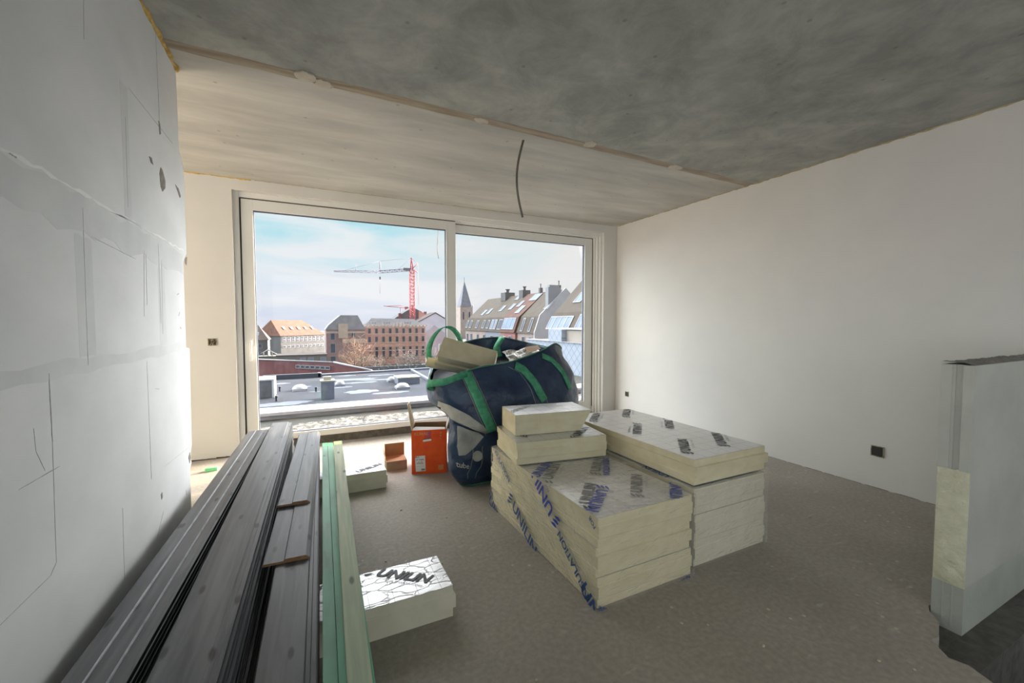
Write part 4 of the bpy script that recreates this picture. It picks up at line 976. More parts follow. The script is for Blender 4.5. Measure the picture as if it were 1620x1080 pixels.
# stitching
for pth in ([(1.045, 0.895), (1.09, 0.76), (1.16, 0.57), (1.23, 0.42)], [(1.13, 0.925), (1.18, 0.78), (1.25, 0.60), (1.34, 0.40)], [(1.47, 0.94), (1.56, 0.89), (1.62, 0.76), (1.66, 0.60)], [(1.60, 0.93), (1.71, 0.80), (1.78, 0.60)],
            [(1.125, 0.33), (1.105, 0.18), (1.085, 0.13), (1.09, 0.09)], [(1.20, 0.34), (1.19, 0.18), (1.155, 0.13), (1.15, 0.08)]):
    strap_on(pth, 0.0035, 'stitching', 0.003, m_stitch)
def decal(poly, name, m, off=0.006, n=None):
    """flat print following the front of the bag; poly in (x, z)"""
    x0 = min(p[0] for p in poly); x1 = max(p[0] for p in poly); z0 = min(p[1] for p in poly); z1 = max(p[1] for p in poly)
    N_ = n or 16; mb = MB()
    for i in range(N_):
        for j in range(N_):
            a, b = x0 + (x1 - x0) * i / N_, x0 + (x1 - x0) * (i + 1) / N_; c, d = z0 + (z1 - z0) * j / N_, z0 + (z1 - z0) * (j + 1) / N_
            q = [(x, z, 0) for x, z in poly]
            # convex clip of the cell by the polygon
            cell = [(a, c, 0), (b, c, 0), (b, d, 0), (a, d, 0)]
            area = sum(poly[k][0] * poly[(k + 1) % len(poly)][1] - poly[(k + 1) % len(poly)][0] * poly[k][1] for k in range(len(poly)))
            for k in range(len(poly)):
                e0, e1 = poly[k], poly[(k + 1) % len(poly)]
                f = lambda p: ((e1[0] - e0[0]) * (p[1] - e0[1]) - (e1[1] - e0[1]) * (p[0] - e0[0])) * (1 if area > 0 else -1)
                def cut(p, r):
                    t = f(p) / (f(p) - f(r)); return tuple(p[w_] + (r[w_] - p[w_]) * t for w_ in range(3))
                cell = clip_poly(cell, lambda p: f(p) >= 0, cut)
                if not cell: break
            if len(cell) >= 3: mb.add([onbag(p[0], p[1], off) - OB for p in cell], [tuple(range(len(cell)))], 0, None, True)
    return mb.build(name, m, bg_, recalc=False)
decal([(1.155 + 0.040 * math.cos(a), 0.268 + 0.040 * math.sin(a)) for a in [2 * math.pi * i / 20 for i in range(20)]], 'printed_dot', m_bprint)
decal([(0.995, 0.285), (1.06, 0.285), (1.14, 0.335), (1.215, 0.41), (1.17, 0.455), (1.05, 0.50), (0.985, 0.52), (0.985, 0.44), (1.00, 0.36)], 'printed_patch', m_bprint)
decal([(0.90, 0.60), (0.95, 0.575), (1.08, 0.50), (1.20, 0.425), (1.235, 0.445), (1.20, 0.50), (1.08, 0.60), (0.95, 0.68), (0.89, 0.70)], 'printed_patch', m_bprint)
g_ = text_geo('tube', 0.060, 0.0008); tx = MB()
for f in g_[1]:
    tx.add([onbag(1.045 + g_[0][i][0] * 0.9, 0.205 + g_[0][i][1] - g_[0][i][0] * 0.25, 0.004) - OB for i in f], [tuple(range(len(f)))])
tx.build('printed_lettering', mat('white_print', 'b9bab4', rough=0.5), bg_, recalc=False)
# contents: foam strips and crumpled film
def bar(o, u, v, t, name, label, m=m_pur, cat='foam strip', facing=True):
    o, u, v, t = Vector(o), Vector(u), Vector(v), Vector(t); r = empty(name, o, 0, label=label, cat=cat)
    vs = [Vector((0, 0, 0)), u, u + v, v, t, u + t, u + v + t, v + t]
    mb = MB(); mb.add(vs, [(3, 2, 1, 0), (4, 5, 6, 7), (0, 1, 5, 4), (1, 2, 6, 5), (2, 3, 7, 6), (3, 0, 4, 7)])
    mb.build('foam_core', m, r, 0.003)
    if facing:
        e = 0.0014 * t.normalized(); f = MB(); a = vs[0] - e * 1.4; f.add([a + u * 0.03 + v * 0.1, a + u * 0.5 + v * 0.12, a + u * 0.5 + v * 0.30, a + u * 0.03 + v * 0.34], [(0, 1, 2, 3)])
    return r
bar((0.930, 3.32, 1.035), (0.57, 0.16, -0.150), (0.105, 0.145, 0.150), (0.022, 0.045, -0.05), 'foam_strip', 'wide beige insulation offcut sticking out of the left of the bag')
bar((0.922, 3.366, 0.972), (0.42, 0.118, -0.110), (0.06, 0.083, 0.086), (0.012, 0.025, -0.028), 'foam_strip', 'narrow insulation strip below the wide offcut in the bag', facing=False)
bar((0.845, 3.375, 0.962), (0.42, 0.118, -0.110), (0.04, 0.055, 0.057), (0.010, 0.020, -0.022), 'foam_strip', 'lowest pale insulation strip poking out over the bag rim', facing=False)
bar((1.010, 3.530, 1.080), (0.30, 0.084, -0.079), (0.02, 0.03, 0.03), (0.010, 0.02, -0.022), 'foam_strip', 'short insulation strip half hidden behind the wide offcut', m_purw, facing=False)
m_paperb = mat('torn_paper', 'c9c6c2', 'dddad6', 20, rough=0.7, bump=0.5)
m_sheet = mat('cloudy_film', '9c9d98', 'c2c3be', 20, rough=0.4, bump=0.3, bscale=30)
def crumple(name, pts, seed, m, label, cat, amp=0.03, n=14):
    a, b, c, d = [Vector(p) for p in pts]; vs = []
    for j in range(n + 1):
        for i in range(n + 1):
            u, v = i / n, j / n; p = a.lerp(b, u).lerp(d.lerp(c, u), v)
            nn_ = Vector((noise.noise(p * 14 + Vector((seed, 0, 0))), noise.noise(p * 14 + Vector((0, seed, 0))), noise.noise(p * 14 + Vector((0, 0, seed)))))
            vs.append(p + nn_ * amp)
    mb = MB(); mb.add(vs, [(j * (n + 1) + i, j * (n + 1) + i + 1, (j + 1) * (n + 1) + i + 1, (j + 1) * (n + 1) + i) for j in range(n) for i in range(n)], 0, None, False)
    o = mb.build(name, m); s = o.modifiers.new('thickness', 'SOLIDIFY'); s.thickness = 0.002
    return tag(o, label, cat)
crumple('crumpled_film', [(1.56, 3.20, 0.93), (1.98, 3.34, 1.02), (2.02, 3.60, 1.06), (1.62, 3.55, 1.04)], 3, m_sheet, 'crumpled cloudy plastic film in the mouth of the bag', 'plastic film', 0.035)
crumple('crumpled_paper', [(1.30, 3.62, 0.96), (1.44, 3.66, 0.94), (1.47, 3.72, 1.05), (1.36, 3.74, 1.04)], 5, m_paperb, 'crumpled white paper inside the bag behind the foam offcut', 'paper', 0.02)
crumple('cardboard_scrap', [(1.80, 3.36, 1.03), (1.96, 3.42, 1.06), (1.98, 3.52, 1.085), (1.82, 3.48, 1.07)], 8, mat('tan_scrap', 'b59b84', rough=0.8), 'tan cardboard scrap under the film in the bag', 'cardboard scrap', 0.006)
# dark sheet closing the bag just below the rim
fill = MB(); vs = [p for p in bag[int(NV * 0.90)]]; cc = Vector((1.6, 3.6, 0.84)); vs = [cc + (p - cc) * 0.97 - Vector((0, 0, 0.03)) - OB for p in vs]
fill.add(vs + [cc - OB], [(i, (i + 1) % NU, NU) for i in range(NU)], 0, None, True)
fill.build('bag_dark_sheet', m_bagin, bg_)
bc = MB(); P = [bag[1][i] for i in range(0, 18)]
bc.tube([p + Vector((0, 0, 0.004)) - OB for p in P], 0.006, 6); bc.build('bottom_seam', m_web, bg_)

# ------------------------------------------------------------------ crumbs on the floor
CR = [(1.62, 1.02, 0.012), (1.95, 0.78, 0.008), (1.32, 0.72, 0.009), (1.28, 0.78, 0.014), (2.02, 0.70, 0.007), (2.62, 1.02, 0.010), (0.95, 0.98, 0.007), (1.52, 1.20, 0.008), (2.20, 1.35, 0.007), (2.9, 1.9, 0.008),
      (3.1, 2.1, 0.010), (3.0, 1.6, 0.009), (0.72, 1.28, 0.008), (0.35, 2.3, 0.008), (0.55, 2.9, 0.009), (0.80, 2.65, 0.008), (1.55, 0.66, 0.009), (1.80, 1.12, 0.006), (2.35, 1.05, 0.006), (0.62, 2.15, 0.010)]
mc = mat('plaster_crumb', 'c9c2ae', 'a89a7e', 40, rough=0.9)
base = None
for i, (x, y, r) in enumerate(CR):
    if base is None:
        bm = bmesh.new(); bmesh.ops.create_icosphere(bm, subdivisions=1, radius=1)
        for v in bm.verts: v.co *= 1 + 0.35 * noise.noise(v.co * 2); v.co.z = max(-0.45, v.co.z * 0.6)
        me = bpy.data.meshes.new('plaster_crumb'); bm.to_mesh(me); bm.free(); me.materials.append(mc)
        base = o = bpy.data.objects.new('plaster_crumb', me)
    else: o = base.copy()
    COL.objects.link(o); o.scale = (r * 0.8, r * (0.5 + 0.4 * ((i * 7) % 3)) , r * 0.8); o.location = (x, y, r * 0.36 + 0.0002); o.rotation_euler = (0, 0, i * 1.3)
    tag(o, 'pale plaster crumb lying on the screed floor', 'plaster crumb', 'plaster crumbs on the floor')

# ================================================================== the view outside
m_coping = mat('white_coping', '9a9aa0', rough=0.4)
m_bitumen = mat('wet_bitumen', '131514', '24251f', 4, rough=0.45, spec=0.25, bump=0.2, bscale=30)
m_debris = mat('mortar_debris', '2c2b28', '6e6c67', 14, rough=0.9, bump=0.8, bscale=50, bdist=0.02, lo=0.4, hi=0.6)
m_parapet = mat('parapet_face', '62646c', '70727a', 5, rough=0.6)
tr = MB(); tr.box(-6, 9.0, YW + 0.301, 6.895, -0.30, -0.10)
struct(tr.build('trim_30', m_bitumen), 'dark wet bitumen gutter outside the window')
tr = MB(); nx, ny = 160, 10; vs = []
for j in range(ny + 1):
    for i in range(nx + 1):
        x = -3 + 9.5 * i / nx; y = 5.35 + 1.22 * j / ny + 0.10 * math.sin(x * 2.1) * (j / ny)
        e = 0 if j in (0, ny) else 1
        vs.append((x, y, -0.108 + e * (0.018 + 0.022 * noise.noise(Vector((x * 9, y * 16, 0))) + 0.012 * noise.noise(Vector((x * 25, y * 30, 4))))))
tr.add(vs, [(j * (nx + 1) + i, j * (nx + 1) + i + 1, (j + 1) * (nx + 1) + i + 1, (j + 1) * (nx + 1) + i) for j in range(ny) for i in range(nx)], 0, None, False)
o = tr.build('mortar_debris', m_debris); tag(o, 'strip of grey mortar rubble in the gutter right outside the window', 'rubble', kind='stuff')
tr = MB(); tr.box(-6, 9.0, 6.92, 7.33, -0.30, -0.045, 0); tr.box(-6, 9.0, 6.90, 7.35, -0.044, 0.0, 1)
struct(tr.build('trim_31', [m_parapet, m_coping]), 'roof edge parapet with white coping')

# neighbouring flat roof
m_roofing = mat('grey_roofing', '33363d', '3f434c', 0.35, rough=0.75, spec=0.15, bump=0.1, bscale=2, lo=0.3, hi=0.7)
m_roofedge = mat('dark_roof_edge', '4f545f', rough=0.6)
m_ice = mat('standing_water', '5d6571', '67707b', 0.6, rough=0.5, spec=0.3)
RZ = -3.0
t = empty('flat_roof_building', (4, 28, -11), label='large flat grey roof with puddles below the window', cat='building')
O = Vector((4, 28, -11))
def opart(mb, name, m, par, O_, bevel=0, recalc=True):
    o = mb.build(name, m, par, bevel, recalc=recalc)
    o.location = -Vector(O_) if par.type == 'EMPTY' else (0, 0, 0)
    return o
b = MB(); b.prism([(-3.2, 12), (16, 12), (16, 38.5), (0.7, 37), (0.7, 36.2), (-3.2, 36.2)], -11.2, RZ); opart(b, 'roof_deck', m_roofing, t, O)
b = MB(); b.box(-3.2, 0.72, 36.0, 36.25, RZ, RZ + 0.35); b.prism([(0.6, 36.8), (16, 38.3), (16, 38.6), (0.6, 37.1)], RZ, RZ + 0.16, mi=1); b.box(0.55, 0.8, 36.0, 37.1, RZ, RZ + 0.3)
b.prism([(8.1, 38.0), (8.3, 38.0), (7.75, 22.5), (7.5, 22.5)], RZ, RZ + 0.14, mi=1); b.box(5.6, 10.5, 22.3, 22.55, RZ, RZ + 0.18, 1)
opart(b, 'roof_edge', [m_roofedge, mat('light_roof_edge', '7d8290', rough=0.5)], t, O)
pud = MB()
for i, (x, y, rx, ry) in enumerate([(2.9, 33.6, 1.9, 0.55), (3.3, 31.6, 1.3, 0.35), (4.6, 32.6, 1.4, 0.3), (2.9, 27.4, 0.95, 0.7), (1.9, 29.8, 0.6, 0.25), (4.4, 26.2, 1.1, 0.35), (-1.4, 25.1, 1.35, 0.55), (-0.3, 31.2, 0.4, 0.2), (0.2, 28.6, 0.35, 0.15), (2.6, 36.2, 0.8, 0.25), (5.2, 35.4, 1.2, 0.3), (9.4, 31.5, 1.0, 1.2), (-1.9, 33.5, 0.6, 0.3)]):
    q = blob(x, y, rx, ry, RZ + 0.001, 22, i + 30, 0.006); pud.add(q.v, q.f)
o = opart(pud, 'puddles', m_ice, t, O); o['kind'] = 'stuff'
for px, py, s in [(-0.62, 29.7, 0.42), (1.8, 30.6, 0.30), (5.4, 27.6, 0.42), (5.35, 31.1, 0.33)]:
    d_ = empty('dome_skylight', (px, py, RZ + 0.001), label='', cat='skylight', group='skylights on the flat roof')
    b = MB(); b.box(-s, s, -s, s, 0, 0.14); b.build('curb', mat('curb_grey', '9aa0ad', rough=0.5), d_)
    b = MB(); b.lathe([(s * 1.02, 0.141), (s * 0.98, 0.20), (s * 0.75, 0.30), (s * 0.4, 0.36), (0.001, 0.375)], n=20); b.build('dome', mat('opal_dome', 'a2a4a8', rough=0.25), d_)
    d_['label'] = {-0.62: 'opal roof light furthest left on the grey flat roof', 1.8: 'small opal roof light behind the dark chimney', 5.4: 'large opal roof light right of the puddles, nearer the viewer', 5.35: 'opal roof light beside the low roof hatch'}[px]
ch = empty('chimney', (0.86, 25.8, RZ + 0.001), label='square grey clad chimney standing on the flat roof', cat='chimney')
b = MB(); b.box(-0.34, 0.34, -0.34, 0.34, 0, 0.98); b.build('chimney_stack', mat('slate_cladding', '6d7486', '7a8192', 3, rough=0.6), ch)
b = MB(); b.box(-0.38, 0.38, -0.38, 0.38, 0.981, 1.06); b.box(-0.2, 0.2, -0.15, 0.15, 1.061, 1.25); b.build('chimney_cap', mat('cap_stone', 'a9a597', rough=0.8), ch)
hb = empty('roof_hatch', (6.2, 30.0, RZ + 0.001), label='low dark roof hatch with pale lid on the flat roof', cat='roof hatch')
b = MB(); b.box(-0.75, 0.75, -0.7, 0.7, 0, 0.42); b.build('hatch_curb', mat('hatch_grey', '737988', rough=0.6), hb)
b = MB(); b.box(-0.8, 0.8, -0.75, 0.75, 0.421, 0.50); b.build('hatch_lid', mat('hatch_lid', 'a39f90', rough=0.8), hb)
for i, (x, y, lab) in enumerate([(-1.75, 29.8, 'black roof vent pipe left of the first roof light'), (0.30, 28.6, 'black roof vent pipe left of the chimney'), (-1.7, 26.1, 'black roof vent pipe nearest the parapet'), (8.2, 31.0, 'tall white flue on the right of the flat roof')]):
    b = MB(); w_ = 0.06 if i < 3 else 0.25; hh_ = 0.30 if i < 3 else 1.1
    b.lathe([(w_, 0), (w_ * (1 if i < 3 else 0.45), hh_ * 0.5), (w_ * (1 if i < 3 else 0.3), hh_ * 0.8), (w_ * 1.35 if i < 3 else w_ * 0.5, hh_ * 0.82), (w_ * 1.35 if i < 3 else w_ * 0.5, hh_), (0.001, hh_)], n=12)
    tag(b.build('vent_pipe', mat('vent_black', '3a3f49', rough=0.5) if i < 3 else mat('vent_white', 'ccd0da', rough=0.5), loc=(x, y, RZ + 0.001)), lab, 'roof vent', 'vents on the flat roof')
# neighbour on the left: small stone box with white edge
nb = empty('stair_tower', (-3.9, 26.5, -11), label='grey stone annex with white edge left of the flat roof', cat='building'); O = Vector((-3.9, 26.5, -11))
b = MB(); b.box(-6.0, -2.0, 27.5, 29, -11, RZ + 1.0); opart(b, 'wall', mat('grey_stone', '74777a', '85888b', 2, rough=0.8), nb, O)
b = MB(); b.box(-2.0, -1.88, 27.45, 29, RZ - 0.2, RZ + 1.0); b.box(-6, -1.88, 27.4, 29.05, RZ + 1.001, RZ + 1.08); opart(b, 'white_edge', mat('white_edge', 'dcdce0', rough=0.5), nb, O)

m_pane = mat('far_window_pane', '3a4352', '4a5464', 0.5, rough=0.5, spec=0.2)
m_pane_lit = mat('painted_sky_pane', '6f7f92', '7f8fa1', 0.5, rough=0.6, spec=0.2)  # sky reflection painted into a paler pane colour
m_winf = mat('far_window_frame', '98989c', rough=0.5)
def ground(name='street_level'):
    g = MB(); g.box(-300, 500, 7.40, 700, -11.6, -11.02)
    o = g.build('ground', mat('street_asphalt', '3a3c40', '46484c', 0.2, rough=0.9)); struct(o, 'street level between the houses')
ground()
def add_window(par, O_, p, u, n_, w, h, pane=None, fr_=0.06, bars=0, frm=None, name='window'):
    """window on a facade: p centre, u along the wall, n_ outward; frame with its pane as sub-part"""
    u = Vector(u).normalized(); n_ = Vector(n_).normalized(); v = n_.cross(u)
    if v.z < 0: v = -v
    M = Matrix((u, n_, v)).transposed().to_4x4(); M.translation = Vector(p) - Vector(O_)
    b = MB(); a, c = w / 2, h / 2
    b.box(-a, a, 0.0, 0.07, -c, -c + fr_, 0, M); b.box(-a, a, 0, 0.07, c - fr_, c, 0, M); b.box(-a, -a + fr_, 0, 0.07, -c + fr_, c - fr_, 0, M); b.box(a - fr_, a, 0, 0.07, -c + fr_, c - fr_, 0, M)
    for k in range(bars):
        x = -a + w * (k + 1) / (bars + 1); b.box(x - fr_ / 2, x + fr_ / 2, 0, 0.07, -c + fr_, c - fr_, 0, M)
    f = b.build(name, frm or m_winf, par)
    g = MB(); g.box(-a + fr_, a - fr_, 0.0, 0.03, -c + fr_, c - fr_, 0, M); g.build('pane', pane or m_pane, f)
    return f

# A: long house with orange tiled hipped roof and white window bands
m_tile = mat('orange_roof_tiles', '633d2a', '704a36', 0.8, rough=0.8, bump=0.3, bscale=6)
m_tile2 = mat('brown_roof_tiles', '473e39', '524944', 0.8, rough=0.8)
m_gwall = mat('pale_grey_render', '5c5d5e', '666768', 0.5, rough=0.85)
m_wband = mat('white_band', '74767a', rough=0.7)
ha = empty('school_building', (-2, 168, -11), label='long grey building with orange tiled roof and rows of small windows, far left', cat='building'); O = Vector((-2, 168, -11))
d = Vector((0.76, 0.65, 0)); nb_ = Vector((-0.65, 0.76, 0)); C0 = Vector((-8.7, 160, 0))
def qa(a, b_, z): return tuple(C0 + d * a + nb_ * b_ + Vector((0, 0, z)))
LEN = 18.0; DEP = 12.0
b = MB(); b.add([qa(0, 0, -11), qa(LEN, 0, -11), qa(LEN, DEP, -11), qa(0, DEP, -11), qa(0, 0, -3.1), qa(LEN, 0, -3.1), qa(LEN, DEP, -3.1), qa(0, DEP, -3.1)], [(0, 1, 5, 4), (1, 2, 6, 5), (2, 3, 7, 6), (3, 0, 4, 7), (4, 5, 6, 7)]); opart(b, 'wall', m_gwall, ha, O)
b = MB(); b.add([qa(-0.4, -0.4, -3.2), qa(LEN + 0.4, -0.4, -3.2), qa(LEN + 0.4, DEP + 0.4, -3.2), qa(-0.4, DEP + 0.4, -3.2), qa(1.0, DEP / 2, 2.2), qa(LEN - 4.5, DEP / 2, 2.1)], [(0, 1, 5, 4), (1, 2, 5), (2, 3, 4, 5), (3, 0, 4), (0, 3, 2, 1)]); opart(b, 'roof', m_tile, ha, O)
b = MB()
for z0, z1 in ((-5.3, -3.4), (-7.4, -6.4)): 
    p = [qa(0.3, -0.06, z0), qa(LEN - 0.3, -0.06, z0), qa(LEN - 0.3, -0.06, z1), qa(0.3, -0.06, z1)]; b.add(p + [tuple(Vector(q) + nb_ * 0.06) for q in p], [(0, 1, 2, 3), (0, 1, 5, 4), (2, 3, 7, 6)])
opart(b, 'window_band', m_wband, ha, O)
for k in range(10):
    for zc, hh_ in ((-3.95, 0.85), (-4.85, 0.65), (-6.9, 0.8)):
        add_window(ha, O, qa(1.2 + k * 1.73, -0.07, zc), d, -nb_, 0.95, hh_, fr_=0.09)
for k in range(5):
    c_ = Vector(qa(3.2 + k * 2.9, 2.5, -3.2 + 2.9 * 5.4 / 6.4 + 0.14)); sl_ = Vector((nb_.x * 6.2, nb_.y * 6.2, 5.3)).normalized()
    add_window(ha, O, c_, d, d.cross(sl_), 0.9, 1.5, m_pane_lit, 0.1, name='skylight')
hb_ = empty('low_house', (-15, 150, -11), label='low grey house with brown hipped roof at the left window edge', cat='house'); O = Vector((-15, 150, -11))
b = MB(); b.box(-24, -11.6, 148, 156, -11, -4.0); opart(b, 'wall', m_gwall, hb_, O)
b = MB(); b.add([(-24.5, 147.5, -4), (-11.2, 147.5, -4), (-11.2, 156.5, -4), (-24.5, 156.5, -4), (-20, 152, 0.6), (-14.4, 152, 0.6)], [(0, 1, 5, 4), (1, 2, 5), (2, 3, 4, 5), (3, 0, 4)]); opart(b, 'roof', m_tile2, hb_, O)
for x, z in ((-13.6, -5.8), (-13.6, -8.3)): add_window(hb_, O, (x, 147.95, z), (1, 0, 0), (0, -1, 0), 1.0, 1.3, fr_=0.1)
for x in (-15.6, -14.4): add_window(hb_, O, (x, 149.3, -2.1), (1, 0, 0), (0, -1, 0.98), 0.8, 1.3, m_pane_lit, 0.1, name='skylight')
gz = empty('greenhouse', (-10.2, 130, -11), label='small glazed gable with white bars in front of the grey houses', cat='greenhouse'); O = Vector((-10.2, 130, -11))
b = MB(); P_ = [(-12.8, -7.6), (-10.2, -6.0), (-7.6, -7.6)]
for (x0, z0), (x1, z1) in list(zip(P_[:-1], P_[1:])) + [((-12.8, -7.8), (-7.6, -7.8)), ((-11.2, -7.7), (-11.2, -6.7)), ((-9.2, -7.7), (-9.2, -6.7)), ((-10.2, -7.7), (-10.2, -6.1))]: b.tube([(x0, 130, z0), (x1, 130, z1)], 0.12, 6)
opart(b, 'bars', m_winf, gz, O)
b = MB(); b.box(-12.6, -7.8, 130.2, 134, -11, -7.8); opart(b, 'base', mat('olive_wall', '7c7d6c', rough=0.9), gz, O)

# B: red brick annex with a long roofline and strip of white windows
m_brick = mat('dark_red_brick', '6c3f41', '7a4b4b', 1.5, rough=0.85)
an = empty('brick_annex', (-1, 46, -11), label='low dark red brick annex with a strip of white windows', cat='building'); O = Vector((-1, 46, -11))
b = MB(); b.prism([(-7, 52.2), (2.02, 42.9), (4.94, 39.4), (5.2, 39.8), (2.3, 43.3), (-6.7, 52.6)], -11, -3.05); 
b.prism([(-7, 52.2), (2.02, 42.9), (2.3, 43.3), (-6.7, 52.6)], -3.05, -2.5)
b.add([(2.02, 42.9, -2.5), (2.02, 42.9, -3.05), (4.94, 39.4, -3.05), (2.3, 43.3, -2.5), (5.1, 39.7, -3.05)], [(0, 1, 2), (0, 2, 4, 3)]); opart(b, 'wall', m_brick, an, O)
b = MB(); b.tube([(-7, 52.15, -2.46), (2.02, 42.85, -2.46)], 0.07, 6); b.tube([(2.02, 42.85, -2.44), (4.98, 39.35, -3.02)], 0.09, 6); opart(b, 'roof_trim', m_coping, an, O)
dd = Vector((9.02, -9.3, 0)).normalized(); nn_ = Vector((-dd.y, dd.x, 0)); nn_ = -nn_ if nn_.y > 0 else nn_
for k in range(7):
    p = Vector((-0.9 + 0.9, 44.95, 0)); p = Vector((-1.05, 46.05, -3.02)) + dd * (k * 0.62); add_window(an, O, p, dd, nn_, 0.55, 0.34, fr_=0.05)

# C: ornate brick building with stepped parapet, and its grey gabled wing
m_pbrick = mat('pink_brick', 'b98e84', 'c79f94', 1.2, rough=0.85)
m_stone = mat('cream_stone', 'b5a494', 'bfb0a0', 1.0, rough=0.8)
m_slate = mat('slate_roof', '4a4b50', '56575b', 0.6, rough=0.7)
bk = empty('brick_factory', (22, 128, -11), label='ornate pink brick building with banded facade and stepped parapet', cat='building'); O = Vector((22, 128, -11))
b = MB(); b.box(14, 31.5, 125, 133, -11, 0.2); opart(b, 'wall', m_pbrick, bk, O)
b = MB()
for z in (-0.2, -2.1, -4.6, -6.9): b.box(13.95, 31.55, 124.85, 124.998, z, z + 0.30)
for z in (-3.2, -3.8, -5.6, -6.2, -8.2, -9.0): b.box(14.0, 31.5, 124.93, 124.998, z, z + 0.13)
for k in range(18):
    x = 14.1 + k * 1.02; b.box(x, x + 0.5, 124.7, 125.1, 0.201, 0.62 + (0.55 if k in (8, 9, 10) else 0.0))
opart(b, 'stone_bands', m_stone, bk, O)
b = MB(); b.add([(14, 126, 0.201), (31.5, 126, 0.201), (31.5, 132.9, 0.201), (14, 132.9, 0.201), (16.5, 129, 2.6), (29, 129, 2.4)], [(0, 1, 5, 4), (1, 2, 5), (2, 3, 4, 5), (3, 0, 4)]); opart(b, 'roof', m_slate, bk, O)
m_archf = mat('arch_frame', 'a98c80', rough=0.7)
for k in range(9):
    x = 15.4 + k * 1.92
    for z, hh_ in ((-1.1, 1.5), (-3.6, 1.85), (-7.2, 3.0)): add_window(bk, O, (x, 124.9, z), (1, 0, 0), (0, -1, 0), 0.85, hh_, fr_=0.09, frm=m_archf)
for x in (16.5, 20.5, 26.6): add_window(bk, O, (x, 126.6, 1.15), (1, 0, 0), (0, -1, 0.3), 2.4, 1.0, m_pane_lit, 0.2, 2, name='roof_window')
gw = empty('gabled_brick_house', (9, 124, -11), label='grey gabled house with brick lower storeys beside the pink brick building', cat='house'); O = Vector((9, 124, -11))
b = MB(); b.box(4.0, 13.9, 122, 132, -11, -0.6); opart(b, 'wall', mat('mauve_brick', '8f7573', '9c8280', 1.0, rough=0.85), gw, O)
b = MB(); b.prism([(3.8, -0.6), (4.6, 0.6), (7.6, 3.3), (12.0, 3.3), (14.0, -0.6)], 121.8, 132, 'y'); opart(b, 'roof', mat('grey_zinc', '83858a', '929499', 0.6, rough=0.6), gw, O)
b = MB(); b.box(8.0, 13.8, 121.4, 121.99, -4.2, -3.2); b.box(7.0, 9.4, 121.4, 121.79, -2.9, 1.0); b.box(4.0, 13.9, 121.9, 121.999, -1.6, -1.1); opart(b, 'stone_bands', m_stone, gw, O)
for x, z, w_, hh_ in ((5.6, -2.4, 1.2, 2.0), (5.6, -5.6, 1.3, 2.6), (5.6, -9.2, 1.4, 3.0), (8.2, -1.3, 0.9, 1.5), (10.8, -2.2, 1.1, 1.4), (10.8, -6.4, 1.2, 2.0)): add_window(gw, O, (x, 121.96 if z < -1.4 else 121.76, z), (1, 0, 0), (0, -1, 0), w_, hh_, fr_=0.1)
# D: pale gable and roofs behind
wg = empty('white_gable_house', (40, 152, -11), label='house with plain pale blue-white gable wall right of the crane', cat='house'); O = Vector((40, 152, -11))
b = MB(); b.prism([(34.5, -11), (34.5, 0.9), (41.6, 4.7), (47.5, 1.2), (47.5, -11)], 150, 158.5, 'y'); opart(b, 'wall', mat('pale_blue_render', 'b9c0cf', 'c4cad8', 0.4, rough=0.85), wg, O)
b = MB(); b.prism([(34.2, 0.8), (41.6, 4.75), (47.8, 1.2), (47.8, 1.5), (41.6, 5.1), (34.2, 1.1)], 149.8, 158.6, 'y'); opart(b, 'roof', m_tile2, wg, O)
b = MB(); b.prism([(37.0, -11), (37.0, -3.0), (41.2, 0.2), (45.6, -3.0), (45.6, -11)], 149.5, 149.99, 'y'); opart(b, 'lean_to', mat('mauve_render', 'a7a3ad', 'b2aeb8', 0.4, rough=0.85), wg, O)
rb = empty('roof_cluster_house', (34, 166, -11), label='grey steep-roofed house with chimneys behind the crane mast', cat='house'); O = Vector((34, 166, -11))
b = MB(); b.prism([(27, -11), (27, 1.4), (34, 5.9), (36.5, 7.2), (39, 5.9), (46, 1.0), (46, -11)], 163, 172, 'y'); opart(b, 'roof', m_slate, rb, O)
for x, z in ((31.2, 3.9), (36.4, 7.0), (41, 4.6), (43.6, 3.6)): 
    b = MB(); b.box(x - 0.5, x + 0.5, 162.2, 162.99, z - 1.4, z + 1.0); opart(b, 'chimney', m_brick, rb, O)
b = MB(); b.prism([(38.3, 0.4), (38.3, 5.6), (39.0, 5.9), (42.0, 3.6), (42.0, 0.4)], 161.9, 162.19, 'y'); opart(b, 'dormer', mat('rust_wall', '96736a', rough=0.8), rb, O)

# crane
m_crane = mat('red_crane_paint', 'ad4b52', rough=0.5); m_craneg = mat('grey_crane_boom', '8c7f94', rough=0.5)
def lattice(mb, a, b_, w0, w1, n_, r, tri=False):
    a, b_ = Vector(a), Vector(b_); d_ = (b_ - a).normalized(); s = d_.cross(Vector((0, 1, 0))).normalized() if abs(d_.y) < 0.9 else Vector((1, 0, 0)); u_ = d_.cross(s)
    off = [(-1, -1), (1, -1), (1, 1), (-1, 1)] if not tri else [(-1, -0.6), (-1, 0.6), (1, 0.0)]
    def c(i, k): 
        w = (w0 + (w1 - w0) * i / n_) / 2; return a.lerp(b_, i / n_) + s * off[k][0] * w + u_ * off[k][1] * w
    K = len(off)
    for k in range(K): mb.tube([c(0, k), c(n_, k)], r, 5)
    for i in range(n_):
        for k in range(K):
            q = (k + 1) % K; mb.tube([c(i, k), c(i + 1, q)] if (i + k) % 2 else [c(i, q), c(i + 1, k)], r * 0.6, 4)
            mb.tube([c(i, k), c(i, q)], r * 0.6, 4)
cr_ = empty('tower_crane', (35.5, 160, -11), label='tall red lattice tower crane with long jib reaching left', cat='crane'); O = Vector((35.5, 160, -11))
K3 = 160 / 120.0
def cz(z): return CAMH + (z - CAMH) * K3
